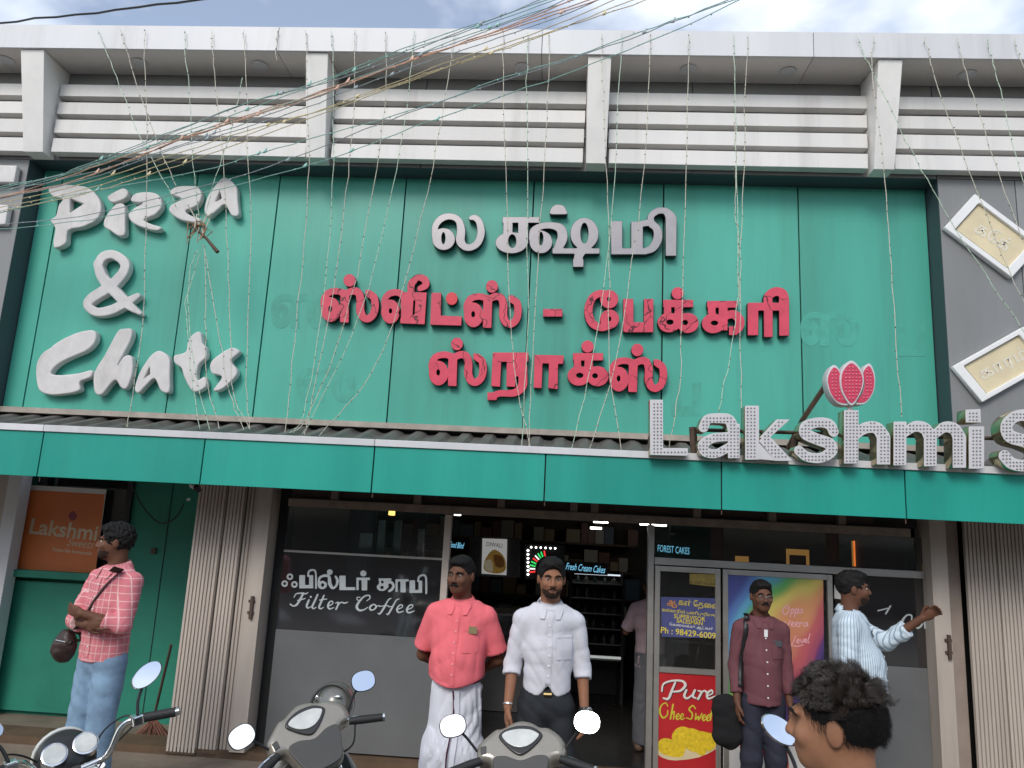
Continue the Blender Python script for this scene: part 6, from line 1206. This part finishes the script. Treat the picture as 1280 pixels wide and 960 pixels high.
def scooter(label):
    T = thing('scooter', label, 'scooter', (0, 0, 0))
    Z = .93; tl_ = .75                                             # handlebar unit, leaning towards the rider
    def pt(X, Y): return ((X-620)*.00068, (470-Y)*.00082)
    cow = outline('handlebar_cowl', [pt(*q) for q in ((620, 252), (690, 264), (745, 290), (800, 296), (862, 330), (900, 372), (910, 415), (885, 462), (810, 480), (780, 560), (730, 650), (510, 650), (460, 560), (425, 480), (352, 468), (336, 430), (345, 380), (400, 335), (455, 298), (500, 292), (560, 266))], .10, .028, M_SILG, T, (0, 0, Z), tl_)
    lower = outline('cowl_lower', [pt(*q) for q in ((445, 470), (520, 455), (620, 480), (720, 455), (795, 470), (770, 570), (715, 645), (525, 645), (470, 570))], .01, .004, M_DKG, cow, (0, 0, Z), tl_, lift=.006)
    bz = outline('dial_bezel', [pt(*q) for q in ((478, 352), (505, 322), (560, 302), (620, 294), (688, 301), (735, 322), (762, 352), (725, 395), (665, 438), (615, 455), (568, 436), (512, 392))], .014, .006, M_BEZ, cow, (0, 0, Z), tl_, lift=.010)
    outline('dial', [pt(*q) for q in ((500, 352), (525, 332), (570, 322), (620, 318), (680, 323), (716, 336), (738, 354), (706, 388), (660, 412), (612, 418), (566, 408), (525, 384))], .006, .002, M_DIAL, bz, (0, 0, Z), tl_, lift=.016)
    outline('switch', [pt(*q) for q in ((362, 405), (398, 400), (402, 440), (366, 446))], .008, .002, M_DKG, cow, (0, 0, Z), tl_, lift=.006, closed=False)
    for sx in (-1, 1):
        g0 = np.array([sx*.17, -.015, Z+.0]); g1 = np.array([sx*.31, -.075, Z-.03])
        gr = MB().tube([g0, g0+(g1-g0)*.3, g1], [.016, .019, .018], 12).build('grip', M_RUB, T, True, world=False); MB().tube([g1, g1+(g1-g0)*.06], .020, 12).build('bar_end', M_CHROME, gr, True, world=False)
        MB().tube(crom([g0+np.array([0, .03, .0]), g0+(g1-g0)*.4+np.array([0, .06, .0]), g1+np.array([-sx*.02, .055, -.005])], 4), [.006]*9, 8).build('lever', M_CHROME, gr, True, world=False)
        c = np.array([sx*.292, .02, Z+.135]); mirror(T, (sx*.19, .045, Z+.02), (sx*.245, .05, Z+.085), c, (-sx*.10, -1, .52), .056, .046, roll=-sx*.15)
    S = SD((-.25, -.05, .25), (.25, .42, Z+.02), .012); S.cone((0, .10, Z-.06), (0, .18, .62), .07, .09, 0); S.ell((0, .24, .60), (.20, .09, .26), .05); S.ell((0, .16, Z-.05), (.15, .10, .08), .04); S.clip(lambda x, y, z: (.13+.25*(.9-z)*.4)-y+0*x); S.mesh('front_apron', M_SILG, T)
    lg = outline('leg_shield', [(-.17, -.45), (-.21, -.2), (-.20, .05), (-.15, .16), (-.06, .2), (.06, .2), (.15, .16), (.20, .05), (.21, -.2), (.17, -.45)], .03, .012, M_SILG, T, (0, .115, .62), .22)
    outline('inner_panel', [(-.15, -.42), (-.185, -.2), (-.175, .04), (-.13, .135), (.13, .135), (.175, .04), (.185, -.2), (.15, -.42)], .012, .004, M_BLACK, lg, (0, .115, .62), .22, lift=.016)
    me_ = MB().lathe([(.024, 0), (.022, .008), (.012, .012)], (.09, .06, .72), (0, -1, .2), 16).build('ignition_lock', M_CHROME, lg, True, world=False)
    S = SD((-.22, -.95, .15), (.22, .16, .85), .016); S.cone((0, .08, .22), (0, -.2, .22), .12, .13, 0, sq=(.8, 1, 2)); S.cone((0, -.32, .42), (0, -.82, .55), .14, .11, .06); S.mesh('body_panels', M_SILG, T)
    S = SD((-.22, -.95, .55), (.22, -.2, .85), .014); S.cone((0, -.32, .66), (0, -.80, .70), .11, .09, 0, sq=(.85, 1, 1.7)); S.mesh('seat', M_RUB, T)
    for q in ([(.20, .02, Z-.01), (.16, .09, Z+.0), (.06, .10, Z-.08), (.03, .10, Z-.16)], [(-.20, .02, Z-.01), (-.16, .09, Z+.0), (-.06, .10, Z-.08), (-.03, .10, Z-.16)], [(.19, -.03, Z-.02), (.15, -.04, Z-.10), (.06, .02, Z-.14), (.03, .06, Z-.2)]): MB().tube(crom(q, 5), .004, 6).build('control_cable', M_BLACK, T, True, world=False)
    wheel(T, (0, .42, .20), .23, .09); wheel(T, (0, -.62, .20), .23, .09); MB().tube([(.05, .42, .20), (.05, .30, .45), (0, .2, .62)], .018, 8).build('fork', M_DKG, T, world=False)
    MB().tube([(-.08, -.3, .25), (-.20, -.28, .0)], .012, 6).build('side_stand', M_DKG, T, world=False)
    return T
p = U(675, 938, 3.4); t2 = scooter('silver scooter facing the shop straight on, before the man in white'); oriented(t2, math.radians(0), math.radians(-5), (p[0], p[1], p[2]-.965))
p = U(390, 912, 3.55); t1 = scooter('silver scooter leaning and turned left, in front of the grey lower panel'); oriented(t1, math.radians(38), math.radians(-19), (0, 0, 0))
mtx = t1.rotation_quaternion.to_matrix(); off = mtx @ Vector((0, 0, .965)); t1.location = Vector(p)-off
# helmet
hc = U(419, 880, 3.85); hm = thing('helmet', 'dark grey round helmet hooked behind the grip of the leaning scooter', 'helmet', (hc[0], hc[1], hc[2]-.1))
S = SD((-.13, -.15, -.12), (.13, .15, .15), .006); S.ell((0, 0, 0), (.098, .115, .105), 0); S.cone((0, -.12, -.12), (0, -.30, -.05), .075, .08, .01, '-'); S.clip(lambda x, y, z: -.07-z+0*x); o = S.mesh('shell', mat('helmet_grey', lin('#6a6a66'), .3, var=.1, coat=.5), hm); o.location = (0, 0, .1); o.rotation_euler = (0, 0, .3)
MB().tube([(.10*math.cos(a), -.02+.118*math.sin(a)*.2-.06, .1+.104*math.sin(a)) for a in np.linspace(0, math.pi, 16)], .008, 8).build('rim_trim', mat('helmet_trim', lin('#3a3a38'), .35), hm, True, world=False)
MB().sphere((-.075, -.07, .135), .016, 8, 6, (.7, .5, 1.2)).build('badge', M_CHROME, hm, True, world=False); MB().sphere((.035, -.095, .155), .016, 8, 6, (1.2, .5, .6)).build('badge', M_CHROME, hm, True, world=False)
# ---- motorcycle with twin dials
def cables(T, Z, paths):
    for q in paths: MB().tube(crom(q, 5), .0035, 6).build('control_cable', M_BLACK, T, True, world=False)
def motorcycle(label, full=True):
    T = thing('motorcycle', label, 'motorcycle', (0, 0, 0)); Z = 1.0
    MB().tube(crom([(-.11, -.02, Z), (-.07, .0, Z-.02), (.07, .0, Z-.02), (.11, -.02, Z), (.155, -.03, Z+.075), (.19, -.05, Z+.10), (.24, -.075, Z+.10)], 4), .0125, 10).build('handlebar', M_CHROME, T, True, world=False)
    MB().tube(crom([(-.11, -.02, Z), (-.155, -.03, Z+.075), (-.19, -.05, Z+.10), (-.24, -.075, Z+.10)], 4), .0125, 10).build('handlebar', M_CHROME, T, True, world=False)
    for sx in (-1, 1):
        a = np.array([sx*.225, -.068, Z+.10]); b = np.array([sx*.33, -.125, Z+.095])
        g = MB().tube([a, b], .018, 12).build('grip', M_RUB, T, True, world=False); MB().tube([b, b+(b-a)*.12], .014, 10).build('bar_end', M_CHROME, g, True, world=False)
        MB().box(-.02, .02, -.022, .022, -.02, .02).build('switch_box', M_CHROME, T, bevel=.006, world=False).location = a-np.array([sx*.02, 0, 0])
        MB().tube(crom([a+np.array([0, .02, -.01]), a+np.array([sx*.03, .07, -.02]), b+np.array([0, .055, -.02])], 4), [.006]*9, 8).build('lever', M_BLACK, T, True, world=False)
        if full or sx < 0: mirror(T, a+np.array([-sx*.015, 0, .02]), a+np.array([sx*.0, .02, .07]), a+np.array([sx*.04, .02, .15]), (-sx*.2, -1, .48), .060, .036, roll=sx*.55, back=M_CHROME, stem=M_BLACK, shape=2.0)
        for (px_, r_) in ((.052, .044),):
            ax = np.array([0, -.72, .69]); c = np.array([sx*px_, .05, Z+.045]); gz = MB().lathe([(.030, -.06), (r_*.95, -.05), (r_, -.01), (r_, .004), (r_*.9, .006)], c, ax, 24).build('gauge', M_CHROME, T, True, world=False)
            MB().lathe([(r_*.86, .0065), (r_*.84, .0075)], c, ax, 24).build('gauge_face', M_DIAL, gz, True, world=False)
        MB().tube([(sx*.085, .03, Z-.05), (sx*.085, .30, .16)], .02, 10).build('fork', M_CHROME, T, True, world=False)
    S = SD((-.14, .02, Z-.2), (.14, .32, Z+.14), .009); S.ell((0, .15, Z-.02), (.105, .13, .105), 0); S.clip(lambda x, y, z: y-.20+0*x); S.mesh('headlamp_shell', M_BLACK, T)
    MB().lathe([(.10, 0), (.106, .008), (.10, .016), (.03, .03)], (0, .202, Z-.02), (0, 1, 0), 24).build('headlamp_lens', M_DIAL, T, True, world=False)
    MB().box(-.07, .07, -.03, .03, Z-.055, Z-.03).build('yoke', M_CHROME, T, bevel=.008, world=False); MB().lathe([(.02, 0), (.018, .02)], (0, -.0, Z-.03), (0, 0, 1), 12).build('ignition_lock', M_DKG, T, True, world=False)
    S = SD((-.2, -.65, .6), (.2, .02, .98), .012); S.ell((0, -.28, .80), (.14, .26, .11), 0); S.ell((0, -.12, .83), (.12, .12, .09), .04); S.mesh('fuel_tank', mat('worn_grey_tank', lin('#8a8578'), .4, metal=.2, var=.2, scale=9, stain=.4), T)
    S = SD((-.2, -1.3, .55), (.2, -.35, .88), .016); S.cone((0, -.55, .74), (0, -1.15, .78), .11, .10, 0, sq=(.85, 1, 1.7)); S.mesh('seat', M_RUB, T)
    S = SD((-.2, -.6, .2), (.2, .1, .7), .016); S.ell((0, -.25, .38), (.13, .2, .15), 0); S.cone((0, -.2, .4), (0, -.1, .62), .08, .07, .04); S.mesh('engine', M_DKG, T)
    cables(T, Z, [[(.21, -.04, Z+.08), (.20, .06, Z+.09), (.12, .12, Z+.03), (.06, .10, Z-.1)], [(-.21, -.04, Z+.08), (-.19, .07, Z+.10), (-.10, .13, Z+.02), (-.05, .10, Z-.1)], [(.20, -.05, Z+.08), (.14, .03, Z+.0), (.05, -.05, Z-.05), (.03, -.1, Z-.15)]])
    wz = .28 if full else .165; wheel(T, (0, .42, wz), .30, .09); wheel(T, (0, -.95, wz), .30, .10); MB().tube([(-.1, -.4, .3), (-.24, -.42, wz-.27)], .012, 6).build('side_stand', M_DKG, T, world=False)
    return T
m1 = motorcycle('chrome handled motorcycle with twin round dials at the lower left corner'); oriented(m1, math.radians(47), math.radians(-14), (0, 0, 0))
p = U(88, 938, 2.9); mtx = m1.rotation_quaternion.to_matrix(); m1.location = Vector(p)-mtx @ Vector((0, .05, 1.04))
m2 = motorcycle('motorcycle mostly hidden behind the foreground man, only its mirror in view', False); oriented(m2, math.radians(-3), math.radians(3), (0, 0, 0))
p = U(975, 912, 2.55); mtx = m2.rotation_quaternion.to_matrix(); m2.location = Vector(p)-mtx @ Vector((-.265, -.048, 1.25))
